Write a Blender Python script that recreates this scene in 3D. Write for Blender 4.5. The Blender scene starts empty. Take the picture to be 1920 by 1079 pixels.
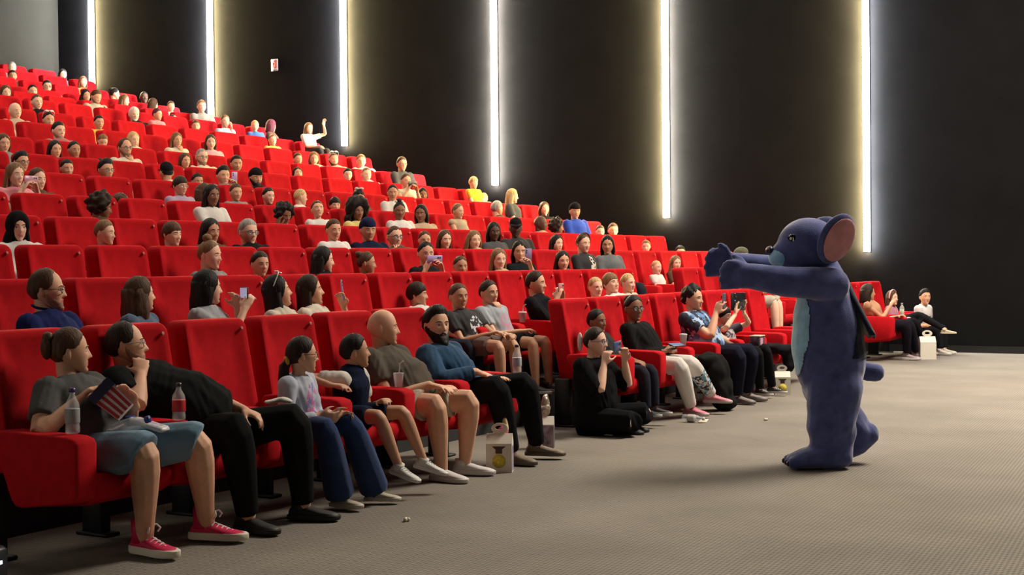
import bpy, math, random
import numpy as np
from mathutils import Matrix, Vector, Euler

random.seed(7)
sc = bpy.context.scene
col = sc.collection
PI = math.pi

# ---------------------------------------------------------------- camera
# room axes: +X towards the screen, +Y along the rows away from the camera, Z up (metres)
YAW, PITCH, ROLL, FPX, CAMH = 0.517, -0.0161, -0.0104, 2590.0, 1.35
Fv = Vector((-math.sin(YAW) * math.cos(PITCH), math.cos(YAW) * math.cos(PITCH), math.sin(PITCH)))
Rv = Vector((math.cos(YAW), math.sin(YAW), 0)); Uv = Rv.cross(Fv)
R2 = Rv * math.cos(ROLL) + Uv * math.sin(ROLL); U2 = Uv * math.cos(ROLL) - Rv * math.sin(ROLL)
cd = bpy.data.cameras.new('camera'); cam = bpy.data.objects.new('camera', cd); col.objects.link(cam)
cam.matrix_world = Matrix(((R2.x, U2.x, -Fv.x, 0), (R2.y, U2.y, -Fv.y, 0), (R2.z, U2.z, -Fv.z, CAMH), (0, 0, 0, 1)))
cd.sensor_width = 36; cd.sensor_fit = 'HORIZONTAL'; cd.lens = FPX / 1920 * 36; cd.clip_end = 200
sc.camera = cam
# ---------------------------------------------------------------- world, lights, exposure
sc.view_settings.view_transform = 'Standard'; sc.view_settings.look = 'None'
sc.view_settings.gamma = 1; sc.view_settings.use_curve_mapping = False
sc.view_settings.exposure = 0.0
w = bpy.data.worlds.new('world'); sc.world = w; w.use_nodes = True
w.node_tree.nodes['Background'].inputs[0].default_value = (0.5, 0.47, 0.45, 1)
w.node_tree.nodes['Background'].inputs[1].default_value = 0.02
CEIL = 9.5; FRONTX = 9.0
def area(name, loc, sx, sy, power, color=(1, .90, .78), target=None, spread=180):
    l = bpy.data.lights.new(name, 'AREA'); l.shape = 'RECTANGLE'; l.size = sx; l.size_y = sy
    l.energy = power; l.color = color; l.spread = math.radians(spread)
    o = bpy.data.objects.new(name, l); col.objects.link(o); o.location = loc
    if target is not None:
        o.rotation_euler = (Vector(target) - Vector(loc)).to_track_quat('-Z', 'Y').to_euler()
    o['label'] = 'house light'; o['kind'] = 'structure'
    return o
WARMW = (1, .88, .73)
area('house_light_rear', (-18.5, 11, CEIL - .1), 6, 10, 420, WARMW)
area('house_light_middle', (-11.5, 10, CEIL - .1), 5, 9, 330, WARMW)
area('house_light_left', (-11.5, -6.5, 7.0), 4.0, 19, 700, WARMW, (-11.5, 12, 1.5))
area('house_light_front', (-5.0, 10, CEIL - .1), 3, 8, 120, WARMW)
area('house_light_stage', (.5, 15.0, CEIL - .1), 4, 5, 2500, WARMW, None, 165)
area('screen_light', (FRONTX - .1, 8, 4), 6, 14, 130, (1, .93, .88), (-10, 8, 1.5))
SIDE = 430

# ---------------------------------------------------------------- materials
_m = {}
def mat(name, c, rough=.7, metal=0, noise=0, nscale=40, bump=0, bscale=200, sheen=0, emit=None, trans=0, spec=.5, stretch=None, alpha=1):
    key = (name, tuple(c), rough, metal, noise, nscale, bump, bscale, sheen, emit, trans, alpha)
    if key in _m: return _m[key]
    m = bpy.data.materials.new(name); m.use_nodes = True; nt = m.node_tree; b = nt.nodes['Principled BSDF']
    b.inputs['Base Color'].default_value = (*c, 1); b.inputs['Roughness'].default_value = rough
    b.inputs['Metallic'].default_value = metal; b.inputs['Specular IOR Level'].default_value = spec
    if sheen: b.inputs['Sheen Weight'].default_value = sheen; b.inputs['Sheen Roughness'].default_value = .4
    if trans: b.inputs['Transmission Weight'].default_value = trans; b.inputs['IOR'].default_value = 1.35
    if emit: b.inputs['Emission Color'].default_value = (*emit[:3], 1); b.inputs['Emission Strength'].default_value = emit[3]
    if alpha < 1: b.inputs['Alpha'].default_value = alpha
    if noise or bump:
        tc = nt.nodes.new('ShaderNodeTexCoord'); src = tc.outputs['Object']
        if stretch:
            mp = nt.nodes.new('ShaderNodeMapping'); mp.inputs['Scale'].default_value = stretch
            nt.links.new(src, mp.inputs[0]); src = mp.outputs[0]
    if noise:
        n = nt.nodes.new('ShaderNodeTexNoise'); n.inputs['Scale'].default_value = nscale; n.inputs['Detail'].default_value = 3
        nt.links.new(src, n.inputs['Vector'])
        r = nt.nodes.new('ShaderNodeValToRGB'); r.color_ramp.elements[0].position = .3; r.color_ramp.elements[1].position = .7
        r.color_ramp.elements[0].color = (*[x * (1 - noise) for x in c], 1); r.color_ramp.elements[1].color = (*[min(1, x * (1 + noise)) for x in c], 1)
        nt.links.new(n.outputs[0], r.inputs[0]); nt.links.new(r.outputs[0], b.inputs['Base Color'])
    if bump:
        n2 = nt.nodes.new('ShaderNodeTexNoise'); n2.inputs['Scale'].default_value = bscale; n2.inputs['Detail'].default_value = 2
        nt.links.new(src, n2.inputs['Vector'])
        bp = nt.nodes.new('ShaderNodeBump'); bp.inputs['Strength'].default_value = bump; bp.inputs['Distance'].default_value = .004
        nt.links.new(n2.outputs[0], bp.inputs['Height']); nt.links.new(bp.outputs[0], b.inputs['Normal'])
    _m[key] = m
    return m
def mat_print(name, base, ink, centre, radius, ink2=None, scale=28, thr=.48):
    """cloth with a printed motif: an ellipse round a point of the garment (object space) broken up by noise"""
    m = bpy.data.materials.new(name); m.use_nodes = True; nt = m.node_tree; b = nt.nodes['Principled BSDF']
    b.inputs['Roughness'].default_value = .85
    tc = nt.nodes.new('ShaderNodeTexCoord')
    mp = nt.nodes.new('ShaderNodeVectorMath'); mp.operation = 'SUBTRACT'; mp.inputs[1].default_value = centre
    nt.links.new(tc.outputs['Object'], mp.inputs[0])
    dv = nt.nodes.new('ShaderNodeVectorMath'); dv.operation = 'DIVIDE'; dv.inputs[1].default_value = radius
    nt.links.new(mp.outputs[0], dv.inputs[0])
    ln = nt.nodes.new('ShaderNodeVectorMath'); ln.operation = 'LENGTH'; nt.links.new(dv.outputs[0], ln.inputs[0])
    lt = nt.nodes.new('ShaderNodeMath'); lt.operation = 'LESS_THAN'; lt.inputs[1].default_value = 1; nt.links.new(ln.outputs['Value'], lt.inputs[0])
    n = nt.nodes.new('ShaderNodeTexNoise'); n.inputs['Scale'].default_value = scale; nt.links.new(tc.outputs['Object'], n.inputs['Vector'])
    gt = nt.nodes.new('ShaderNodeMath'); gt.operation = 'GREATER_THAN'; gt.inputs[1].default_value = thr; nt.links.new(n.outputs[0], gt.inputs[0])
    mu = nt.nodes.new('ShaderNodeMath'); mu.operation = 'MULTIPLY'; nt.links.new(lt.outputs[0], mu.inputs[0]); nt.links.new(gt.outputs[0], mu.inputs[1])
    mx = nt.nodes.new('ShaderNodeMix'); mx.data_type = 'RGBA'; nt.links.new(mu.outputs[0], mx.inputs['Factor'])
    mx.inputs[6].default_value = (*base, 1); mx.inputs[7].default_value = (*ink, 1)
    if ink2:
        n3 = nt.nodes.new('ShaderNodeTexNoise'); n3.inputs['Scale'].default_value = scale * .6; nt.links.new(tc.outputs['Object'], n3.inputs['Vector'])
        g2 = nt.nodes.new('ShaderNodeMath'); g2.operation = 'GREATER_THAN'; g2.inputs[1].default_value = .5; nt.links.new(n3.outputs[0], g2.inputs[0])
        m3 = nt.nodes.new('ShaderNodeMix'); m3.data_type = 'RGBA'; nt.links.new(g2.outputs[0], m3.inputs['Factor'])
        m3.inputs[6].default_value = (*ink, 1); m3.inputs[7].default_value = (*ink2, 1); nt.links.new(m3.outputs[2], mx.inputs[7])
    nt.links.new(mx.outputs[2], b.inputs['Base Color'])
    return m
# ---------------------------------------------------------------- mesh builder
class MB:
    def __init__(s): s.v = []; s.f = []; s.m = []; s.n = 0
    def add(s, v, f, m=0):
        v = np.asarray(v, float); s.v.append(v); o = s.n
        s.f += [tuple(i + o for i in q) for q in f]; s.m += ([m] * len(f) if isinstance(m, int) else list(m)); s.n += len(v)
        return s
    def verts(s): return np.concatenate(s.v) if s.v else np.zeros((0, 3))
    def mesh(s, name, mats, smooth=True, sharp=None):
        me = bpy.data.meshes.new(name); me.from_pydata(s.verts().tolist(), [], s.f)
        for x in mats: me.materials.append(x)
        if len(mats) > 1: me.polygons.foreach_set('material_index', s.m)
        me.polygons.foreach_set('use_smooth', [smooth] * len(s.f))
        if sharp: me.set_sharp_from_angle(angle=math.radians(sharp))
        me.update()
        return me
    def loft(s, rings, m=0, cap=True, closed=True):
        k = len(rings[0]); v = np.concatenate([np.asarray(r, float) for r in rings]); f = []
        for i in range(len(rings) - 1):
            for j in range(k if closed else k - 1):
                j2 = (j + 1) % k
                f.append((i * k + j, i * k + j2, (i + 1) * k + j2, (i + 1) * k + j))
        if cap and closed:
            f.append(tuple(range(k - 1, -1, -1))); b = (len(rings) - 1) * k; f.append(tuple(range(b, b + k)))
        return s.add(v, f, m)
    def tube(s, pts, rad, k=8, lat=None, m=0, round_ends=True):
        """tube along pts; rad per point a radius or (lateral, depth); lat = lateral axis"""
        P = [np.asarray(p, float) for p in pts]; rd = [(r, r) if np.isscalar(r) else r for r in rad]
        if round_ends:
            d0 = P[1] - P[0]; d0 /= np.linalg.norm(d0) + 1e-9; d1 = P[-1] - P[-2]; d1 /= np.linalg.norm(d1) + 1e-9
            r0 = min(rd[0]); r1 = min(rd[-1])
            sc_ = lambda r, q: (r[0] * q, r[1] * q)
            P = [P[0] - d0 * r0 * .85, P[0] - d0 * r0 * .5] + P + [P[-1] + d1 * r1 * .5, P[-1] + d1 * r1 * .85]
            rd = [sc_(rd[0], .45), sc_(rd[0], .86)] + rd + [sc_(rd[-1], .86), sc_(rd[-1], .45)]
        rings = []; L0 = None if lat is None else np.asarray(lat, float)
        a = np.linspace(0, 2 * PI, k, endpoint=False)
        for i, p in enumerate(P):
            t = P[min(i + 1, len(P) - 1)] - P[max(i - 1, 0)]; t = t / (np.linalg.norm(t) + 1e-9)
            if L0 is None:
                L0 = np.cross(t, (0, 0, 1.)) if abs(t[2]) < .9 else np.cross(t, (1., 0, 0))
            L = L0 - t * (L0 @ t); L /= np.linalg.norm(L) + 1e-9; D = np.cross(t, L)
            rings.append(p + np.outer(np.cos(a) * rd[i][0], L) + np.outer(np.sin(a) * rd[i][1], D))
            L0 = L if lat is None else L0
        return s.loft(rings, m)
    def lathe(s, prof, k=14, m=0, centre=(0, 0, 0)):
        a = np.linspace(0, 2 * PI, k, endpoint=False); c = np.asarray(centre, float)
        return s.loft([c + np.stack([np.cos(a) * r, np.sin(a) * r, np.full(k, z)], 1) for r, z in prof], m)
    def box(s, lo, hi, m=0, bev=0.0):
        lo = np.asarray(lo, float); hi = np.asarray(hi, float)
        b = min(bev, *(0.49 * (hi - lo)))
        def ring(z, i):
            x0, y0, x1, y1 = lo[0] + i, lo[1] + i, hi[0] - i, hi[1] - i
            if not bev: return [(x0, y0, z), (x1, y0, z), (x1, y1, z), (x0, y1, z)]
            return [(x0 + b, y0, z), (x1 - b, y0, z), (x1, y0 + b, z), (x1, y1 - b, z), (x1 - b, y1, z), (x0 + b, y1, z), (x0, y1 - b, z), (x0, y0 + b, z)]
        zs = [(lo[2], 0), (hi[2], 0)] if not bev else [(lo[2], b * .7), (lo[2] + b, 0), (hi[2] - b, 0), (hi[2], b * .7)]
        return s.loft([ring(z, i) for z, i in zs], m)
    def ball(s, c, r, nu=12, nv=8, m=0, M=None):
        r = (r, r, r) if np.isscalar(r) else r
        th = np.linspace(0.12, PI - .12, nv); a = np.linspace(0, 2 * PI, nu, endpoint=False)
        rings = []
        for t in th[::-1]:
            p = np.stack([np.cos(a) * math.sin(t) * r[0], np.sin(a) * math.sin(t) * r[1], np.full(nu, math.cos(t) * r[2])], 1)
            if M is not None: p = p @ M.T
            rings.append(p + np.asarray(c, float))
        return s.loft(rings, m)
    def xf(s, M, t=(0, 0, 0)):
        s.v = [v @ np.asarray(M).T + np.asarray(t) for v in s.v]; return s
    def join(s, o, m=None):
        return s.add(o.verts(), o.f, o.m if m is None else m)
def link(name, me, parent=None, loc=None):
    o = bpy.data.objects.new(name, me); col.objects.link(o)
    if parent is not None: o.parent = parent
    if loc is not None: o.location = loc
    return o
def thing(name, loc, label, cat, group=None, rotz=0, mesh=None):
    o = bpy.data.objects.new(name, mesh); col.objects.link(o); o.location = loc; o.rotation_euler = (0, 0, rotz)
    if mesh is None: o.empty_display_size = .1
    o['label'] = label; o['category'] = cat
    if group: o['group'] = group
    return o
def struct(name, me, loc=None):
    o = link(name, me, None, loc); o['kind'] = 'structure'; return o
def remesh(mb, voxel, smooth=4, fac=.5):
    me = bpy.data.meshes.new('tmp'); me.from_pydata(mb.verts().tolist(), [], mb.f)
    o = bpy.data.objects.new('tmp', me); col.objects.link(o)
    r = o.modifiers.new('r', 'REMESH'); r.mode = 'VOXEL'; r.voxel_size = voxel; r.adaptivity = 0
    if smooth:
        q = o.modifiers.new('s', 'SMOOTH'); q.factor = fac; q.iterations = smooth
    dg = bpy.context.evaluated_depsgraph_get(); e = o.evaluated_get(dg); em = e.to_mesh()
    v = np.empty(len(em.vertices) * 3); em.vertices.foreach_get('co', v)
    f = [tuple(p.vertices) for p in em.polygons]
    e.to_mesh_clear(); bpy.data.objects.remove(o); bpy.data.meshes.remove(me)
    return MB().add(v.reshape(-1, 3), f)
def rotz(a): c, s = math.cos(a), math.sin(a); return np.array([[c, -s, 0], [s, c, 0], [0, 0, 1.]])
def roty(a): c, s = math.cos(a), math.sin(a); return np.array([[c, 0, s], [0, 1., 0], [-s, 0, c]])
def rotx(a): c, s = math.cos(a), math.sin(a); return np.array([[1., 0, 0], [0, c, -s], [0, s, c]])
def unit(v): v = np.asarray(v, float); return v / (np.linalg.norm(v) + 1e-9)
def copy_tree(o, parent=None):
    c = o.copy(); col.objects.link(c)
    if parent is not None: c.parent = parent
    for ch in [x for x in o.children]: copy_tree(ch, c)
    return c
# ---------------------------------------------------------------- people
SKIN = {'a': (.66, .365, .235), 'p': (.76, .47, .34), 'b': (.50, .265, .16), 'c': (.25, .115, .065), 'd': (.085, .040, .026)}
LIP = {'a': (.50, .17, .14), 'p': (.58, .22, .19), 'b': (.36, .13, .10), 'c': (.19, .07, .05), 'd': (.07, .03, .025)}
HAIRC = {'k': (.010, .008, .008), 'd': (.026, .015, .010), 'b': (.075, .038, .020), 'l': (.19, .105, .05), 'y': (.50, .34, .16), 'g': (.30, .28, .26), 'w': (.62, .60, .57), 'r': (.09, .015, .03)}
def skin_mat(c): return mat('skin', SKIN[c], .55, noise=.06, nscale=14, bump=.08, bscale=350, spec=.35)
def cloth_mat(c, n='cloth'): return mat(n, c, .95, noise=.12, nscale=9, bump=.35, bscale=60, sheen=.15 if max(c) > .1 else 0, spec=.15 if max(c) > .05 else .05)
def hair_mat(c): return mat('hair', HAIRC[c] if isinstance(c, str) else c, .6, noise=.45, nscale=60, bump=.8, bscale=140, stretch=(1, 1, .10), spec=.22)
PLASTIC = lambda c, r=.35: mat('plastic', c, r, spec=.5)
HA, HB, HC = .098, .077, .115
def gauss(x, s): return np.exp(-(x / s) ** 2)
def head_surf(th, ph, feat=1.0):
    """point of an adult head, origin at its middle, facing +X"""
    ct, st = np.cos(th), np.sin(th); x = HA * st * np.cos(ph); y = HB * st * np.sin(ph); z = HC * ct + 0 * ph
    t = np.clip(-z / HC, 0, 1)
    y = y * (1 - .40 * t ** 1.8) * (1 + .05 * np.clip(z / HC, 0, 1))
    x = np.where(x < 0, x * (1 - .72 * t ** 1.5), x * (1 - .06 * t)) + .058 * t ** 2.4
    if feat:
        w_ = np.clip(np.cos(ph), 0, 1) * feat; ay = np.abs(y)
        x = x - w_ * .010 * (x / HA) ** 4
        pr = np.where(z > -.032, np.clip((.020 - z) / .052, 0, 1) ** 1.15, np.clip(1 - (-.032 - z) / .011, 0, 1))
        x = x + w_ * (.026 * pr * gauss(y, .0075 + .0075 * pr) + .004 * gauss(ay - .011, .006) * gauss(z + .033, .008))
        x = x - w_ * .011 * gauss(ay - .031, .016) * gauss(z - .003, .011)
        x = x + w_ * .005 * gauss(z - .021, .008) * gauss(ay - .028, .024)
        x = x + w_ * .004 * gauss(ay - .040, .020) * gauss(z + .025, .020)
        mo = gauss(y, .020)
        x = x + w_ * mo * (.006 * gauss(z + .057, .006) + .006 * gauss(z + .069, .006) - .004 * gauss(z + .063, .003))
        x = x + w_ * (.007 * gauss(y, .018) * gauss(z + .098, .014) - .003 * gauss(y, .03) * gauss(z + .083, .008))
    return np.stack([x, y, z], -1)
def head_mb(lod, brow=True, smile=0.0):
    """slots 0 skin, 1 lips, 2 eye white, 3 iris, 4 brow"""
    nu, nv = (44, 40) if lod == 0 else (26, 24)
    s = np.linspace(-1, 1, nu, endpoint=False); ph = PI * np.sign(s) * np.abs(s) ** 1.45
    zc = np.linspace(1, -1, nv); zc = np.sin(zc * PI / 2) * .45 + zc * .55; th = np.arccos(np.clip(zc * .999, -1, 1))
    P = head_surf(th[:, None], ph[None, :]); mb = MB()
    f = []; m = []
    for i in range(nv - 1):
        for j in range(nu):
            j2 = (j + 1) % nu; f.append((i * nu + j2, i * nu + j, (i + 1) * nu + j, (i + 1) * nu + j2))
            c = (P[i, j] + P[i + 1, j2]) / 2
            lip = c[0] > .05 and (abs(c[1]) / .024) ** 2 + ((c[2] + .063 - smile * 8 * c[1] ** 2) / .0095) ** 2 < 1
            m.append(1 if lip else 0)
    mb.add(P.reshape(-1, 3), f, m)
    for sy in (-1, 1):
        ex = .0745
        mb.ball((ex - .004, sy * .031, .002), (.0105, .0145, .0085), 10, 7, 2)
        mb.ball((ex + .0015, sy * .030, .002), (.0060, .0062, .0068), 8, 6, 3)
        if brow:
            q = [(.075, sy * .048, .019), (.085, sy * .036, .0255), (.0895, sy * .024, .0255), (.091, sy * .014, .0225)]
            mb.tube(q, [(.002, .0016), (.0025, .0024), (.0025, .0026), (.002, .002)], 5, m=4)
        ear = MB(); ear.ball((0, 0, 0), (.006, .018, .031), 10, 8); ear.ball((.004, 0, -.002), (.004, .012, .024), 8, 6)
        M = rotz(sy * PI / 2 - sy * .45) @ roty(0)
        ear.xf(M, (-.010, sy * .074, -.006)); mb.join(ear, 0)
    return mb
_heads = {}
def get_head(lod, brow, smile):
    k = (lod, brow, smile)
    if k not in _heads: _heads[k] = head_mb(*k)
    h = _heads[k]; o = MB(); o.v = [v.copy() for v in h.v]; o.f = h.f; o.m = h.m; o.n = h.n; return o
def sstep(x): x = np.clip(x, 0, 1); return x * x * (3 - 2 * x)
ZL = {'short': ([0, 35, 55, 70, 84, 100, 125, 180], [.074, .070, .052, .020, .006, .010, -.046, -.062]),
      'recede': ([0, 20, 45, 62, 78, 100, 125, 180], [.100, .098, .088, .030, .000, .004, -.052, -.066]),
      'crown': ([0, 40, 65, 84, 100, 125, 180], [.20, .20, .06, .02, .010, -.050, -.064]),
      'long': ([0, 25, 45, 60, 75, 100, 125, 180], [.078, .066, .040, -.01, -.05, -.07, -.08, -.085]),
      'fringe': ([0, 30, 50, 65, 84, 100, 125, 180], [.038, .034, .022, .000, -.02, -.03, -.055, -.07]),
      'cap': ([0, 60, 90, 130, 180], [.048, .046, .040, .010, -.005]),
      'pulled': ([0, 30, 50, 68, 84, 100, 125, 180], [.080, .072, .054, .022, .008, .006, -.050, -.068]),
      'beard': None, 'hijab': ([0, 25, 42, 55, 180], [.060, .045, -.02, -.2, -.2])}
def shell(zl, thick, nu=36, nv=26, wave=0., seed=0, curl=0., lift=0., fine=0):
    s = np.linspace(-1, 1, nu, endpoint=False); ph = PI * s
    th = np.linspace(.03, PI - .05, nv)
    T, F = np.meshgrid(th, ph, indexing='ij'); P = head_surf(T, F, .3)
    zi = np.interp(np.abs(np.degrees(F)), *zl); k = sstep((P[..., 2] - zi) / .016 + .5)
    N = P - np.array([0, 0, .005]); N /= np.linalg.norm(N, axis=-1, keepdims=True)
    top = .6 + .4 * np.clip(P[..., 2] / HC + .3, 0, 1)
    d = thick * top * (.22 + .78 * sstep((P[..., 2] - zi) / .05))
    if wave: d = d + wave * np.sin(F * 17 + np.sin(T * 7 + seed) * 1.5 + seed)
    if curl:
        rs = np.random.RandomState(seed); a = rs.uniform(0, 6.28, 6); q = P * 1.0
        for i in range(6): d = d + curl * .45 * np.sin(q[..., 0] * rs.uniform(60, 130) + a[i]) * np.sin(q[..., 1] * rs.uniform(60, 130) + a[-i]) * np.sin(q[..., 2] * rs.uniform(60, 130))
    off = -.012 * (1 - k) + d * k
    Q = P + N * off[..., None]
    if lift: Q[..., 2] += lift * k * sstep((P[..., 0] + .02) / .08) * sstep(P[..., 2] / .08)
    f = []
    for i in range(nv - 1):
        for j in range(nu):
            if max(k[i, j], k[i + 1, j], k[i, (j + 1) % nu], k[i + 1, (j + 1) % nu]) < .02: continue
            j2 = (j + 1) % nu; f.append((i * nu + j2, i * nu + j, (i + 1) * nu + j, (i + 1) * nu + j2))
    v = Q.reshape(-1, 3); used = sorted({i for q in f for i in q}); mp = {o: n for n, o in enumerate(used)}
    return MB().add(v[used], [tuple(mp[i] for i in q) for q in f])
def curtain(length, a0=72, spread=.105, back=.095, n=14, seed=0, wavy=.004, ztop=.045, nr=8):
    """hair hanging from the sides and back of the head, thick, closed"""
    ang = np.radians(np.linspace(a0, 360 - a0, n)); mb = MB(); rings = []
    for i in range(nr):
        u = i / (nr - 1); z = ztop - (ztop + length) * u
        rx = back * (1 - .10 * u); ry = .082 + (spread - .082) * min(1, u * 1.6)
        wv = wavy * np.sin(np.arange(n) * 2.1 + seed + u * 6) * (.4 + u)
        taper = 1 - .25 * u * u
        o = np.stack([(rx + wv) * np.cos(ang) - .006 - .02 * u, (ry * taper + wv) * np.sin(ang), np.full(n, z) - .012 * u * np.sin(np.arange(n) * 1.7 + seed)], 1)
        ti = .022 + .012 * u
        q = np.stack([(rx - ti) * np.cos(ang) - .006 - .02 * u, (ry * taper - ti) * np.sin(ang), np.full(n, z)], 1)[::-1]
        rings.append(np.concatenate([o, q]))
    return mb.loft(rings)
def hair_mb(style, lod, seed=0):
    nu, nv = (40, 28) if lod == 0 else (24, 16); h = MB()
    if style in ('short', 'recede', 'crown', 'fringe'): return shell(ZL[style], .013, nu, nv, .0018, seed)
    if style == 'buzz': return shell(ZL['short'], .004, nu, nv)
    if style == 'quiff': return shell(ZL['short'], .018, nu, nv, .003, seed, lift=.022)
    if style == 'messy': return shell(ZL['short'], .026, nu, nv, .004, seed, .016)
    if style == 'curly': return shell(ZL['long'], .045, 2 * nu, 2 * nv, 0, seed, .03, fine=1)
    if style == 'afro':
        h = shell(ZL['long'], .095, 2 * nu, 2 * nv, 0, seed, .016, fine=1); return h.join(curtain(.15, 62, .165, .16, 22, seed, .010, .03, 9))
    h = shell(ZL['long'], .014, nu, nv, .002, seed)
    if style == 'long': return h.join(curtain(.27, 74, .115, .098, 14, seed))
    if style == 'vlong': return h.join(curtain(.36, 64, .120, .100, 14, seed, .007))
    if style == 'wavy': return h.join(curtain(.25, 66, .135, .110, 16, seed, .012))
    if style == 'bob': return h.join(curtain(.14, 68, .108, .102, 14, seed))
    h = shell(ZL['pulled'], .011, nu, nv, .0015, seed)
    if style == 'bun':
        h.ball((-.085, 0, .085), (.040, .042, .038), 10, 8); return h
    if style == 'clip':
        h.ball((-.108, 0, .025), (.030, .050, .060), 12, 10); h.ball((-.10, 0, .075), (.028, .04, .03), 10, 8); return h
    if style == 'topbun':
        h.ball((-.03, 0, .138), (.040, .042, .036), 10, 8); return h
    if style == 'pony':
        h.tube([(-.095, 0, .05), (-.135, 0, .03), (-.150, 0, -.05), (-.140, 0, -.16), (-.125, 0, -.24)], [.020, .030, .034, .028, .012], 9); return h
    if style == 'lowpony':
        h.tube([(-.085, 0, -.03), (-.115, 0, -.07), (-.120, 0, -.15), (-.105, .01, -.25), (-.09, .01, -.31)], [.024, .034, .036, .030, .014], 9); return h
    if style == 'pulled': return h
    return h
def beard_mb(full, lod):
    nu, nv = (36, 30) if lod == 0 else (24, 22)
    s = np.linspace(-1, 1, nu, endpoint=False); ph = PI * s; th = np.linspace(PI * .45, PI - .03, nv)
    T, F = np.meshgrid(th, ph, indexing='ij'); P = head_surf(T, F, .8)
    fd = np.abs(np.degrees(F)); y = np.abs(P[..., 1])
    top = np.interp(fd, [0, 12, 26, 45, 70, 88, 95], [-.046, -.046, -.058, -.052, -.030, .0, .0])
    k = sstep((top - P[..., 2]) / .010) * (fd < 96) * sstep((P[..., 0] + .02) / .02)
    k = k * (1 - gauss(y, .022) * gauss(P[..., 2] + .064, .009))
    N = P - np.array([0, 0, -.02]); N /= np.linalg.norm(N, axis=-1, keepdims=True)
    dn = full * (1 + 1.6 * sstep((-P[..., 2] - .06) / .05))
    Q = P + N * (-.008 * (1 - k) + (dn + .0012 * np.sin(F * 40 + T * 33)) * k)[..., None]
    f = []
    for i in range(nv - 1):
        for j in range(nu):
            j2 = (j + 1) % nu
            if max(k[i, j], k[i + 1, j], k[i, j2], k[i + 1, j2]) < .05: continue
            f.append((i * nu + j2, i * nu + j, (i + 1) * nu + j, (i + 1) * nu + j2))
    v = Q.reshape(-1, 3); used = sorted({i for q in f for i in q}); mp = {o: n for n, o in enumerate(used)}
    return MB().add(v[used], [tuple(mp[i] for i in q) for q in f])
def glasses_mb(r=.021, wire=.0022, dz=.001, dx=0.):
    g = MB()
    for sy in (-1, 1):
        a = np.linspace(0, 2 * PI, 13)
        g.tube([(.092 + dx - .004 * abs(math.cos(t)), sy * .033 + math.cos(t) * r * 1.12, dz + math.sin(t) * r * .82) for t in a], [wire] * 13, 5, round_ends=False)
        g.tube([(.088 + dx, sy * .056, dz + .006), (.06, sy * .076, dz + .006), (-.012, sy * .080, dz + .006)], [wire] * 3, 5)
    g.tube([(.092 + dx, -.011, dz + .004), (.097 + dx, 0, dz + .006), (.092 + dx, .011, dz + .004)], [wire] * 3, 5)
    return g
def lens_mb(dz=.001, r=.021):
    g = MB()
    for sy in (-1, 1):
        a = np.linspace(0, 2 * PI, 12, endpoint=False)
        g.loft([np.stack([np.full(12, x) - .004 * np.abs(np.cos(a)), sy * .033 + np.cos(a) * r * 1.1 * q, dz + np.sin(a) * r * .8 * q], 1) for x, q in ((.0905, .97), (.0925, .97))])
    return g
def ik(S, T, l1, l2, pole):
    S = np.asarray(S, float); T = np.asarray(T, float); d = T - S; L = np.linalg.norm(d); d = d / (L + 1e-9)
    L = min(L, (l1 + l2) * .998); L = max(L, abs(l1 - l2) * 1.02 + .01); T = S + d * L
    a = (l1 * l1 - l2 * l2 + L * L) / (2 * L); h = math.sqrt(max(l1 * l1 - a * a, 0)); p = np.asarray(pole, float); p = unit(p - d * (p @ d))
    return S + d * a + p * h, T
def hand_mb(W, d, n, thumb, k, curl=.5, lod=0, spread=.10):
    """W wrist, d pointing direction, n palm normal, thumb = unit vector to the thumb side; k scale"""
    d = unit(d); n = unit(np.asarray(n, float) - d * (np.asarray(n) @ d)); t = np.cross(d, n); t = t if t @ np.asarray(thumb) > 0 else -t
    W = np.asarray(W, float); mb = MB(); sd = 8 if lod == 0 else 6
    mb.tube([W - d * .02 * k, W + d * .02 * k, W + d * .055 * k, W + d * .088 * k], [(.026 * k, .019 * k), (.034 * k, .018 * k), (.042 * k, .016 * k), (.040 * k, .012 * k)], 10, lat=t)
    ln = [.072, .080, .074, .058]
    for i in range(4):
        o = (1.5 - i) * .0205 * k; b = W + d * (.084 - .004 * abs(i - 1)) * k + t * o; dd = unit(d + t * (1.5 - i) * spread); p = [b]; ang = 0
        for q, s in enumerate((.46, .31, .25)):
            ang += curl * (.7, 1.0, .7)[q] * (1 + .12 * i); p.append(p[-1] + (dd * math.cos(ang) + n * math.sin(ang)) * ln[i] * s * k)
        r = .0088 * k * (1, 1.02, .98, .86)[i]; mb.tube(p, [r * 1.05, r, r * .92, r * .8], sd)
    b = W + d * .022 * k + t * .028 * k; p1 = b + (d * .55 + t * .70 + n * .35) * .034 * k; p2 = p1 + unit(d * .85 + t * .35 + n * (.3 + .5 * curl)) * .032 * k; p3 = p2 + unit(d * .9 + n * (.3 + .5 * curl)) * .026 * k
    mb.tube([b, p1, p2, p3], [.015 * k, .0115 * k, .0100 * k, .0080 * k], sd)
    return mb
KIND = {'m': (1.0, .235), 'w': (.93, .222), 't': (.86, .212), 'c': (.74, .200), 's': (.60, .185)}
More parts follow.
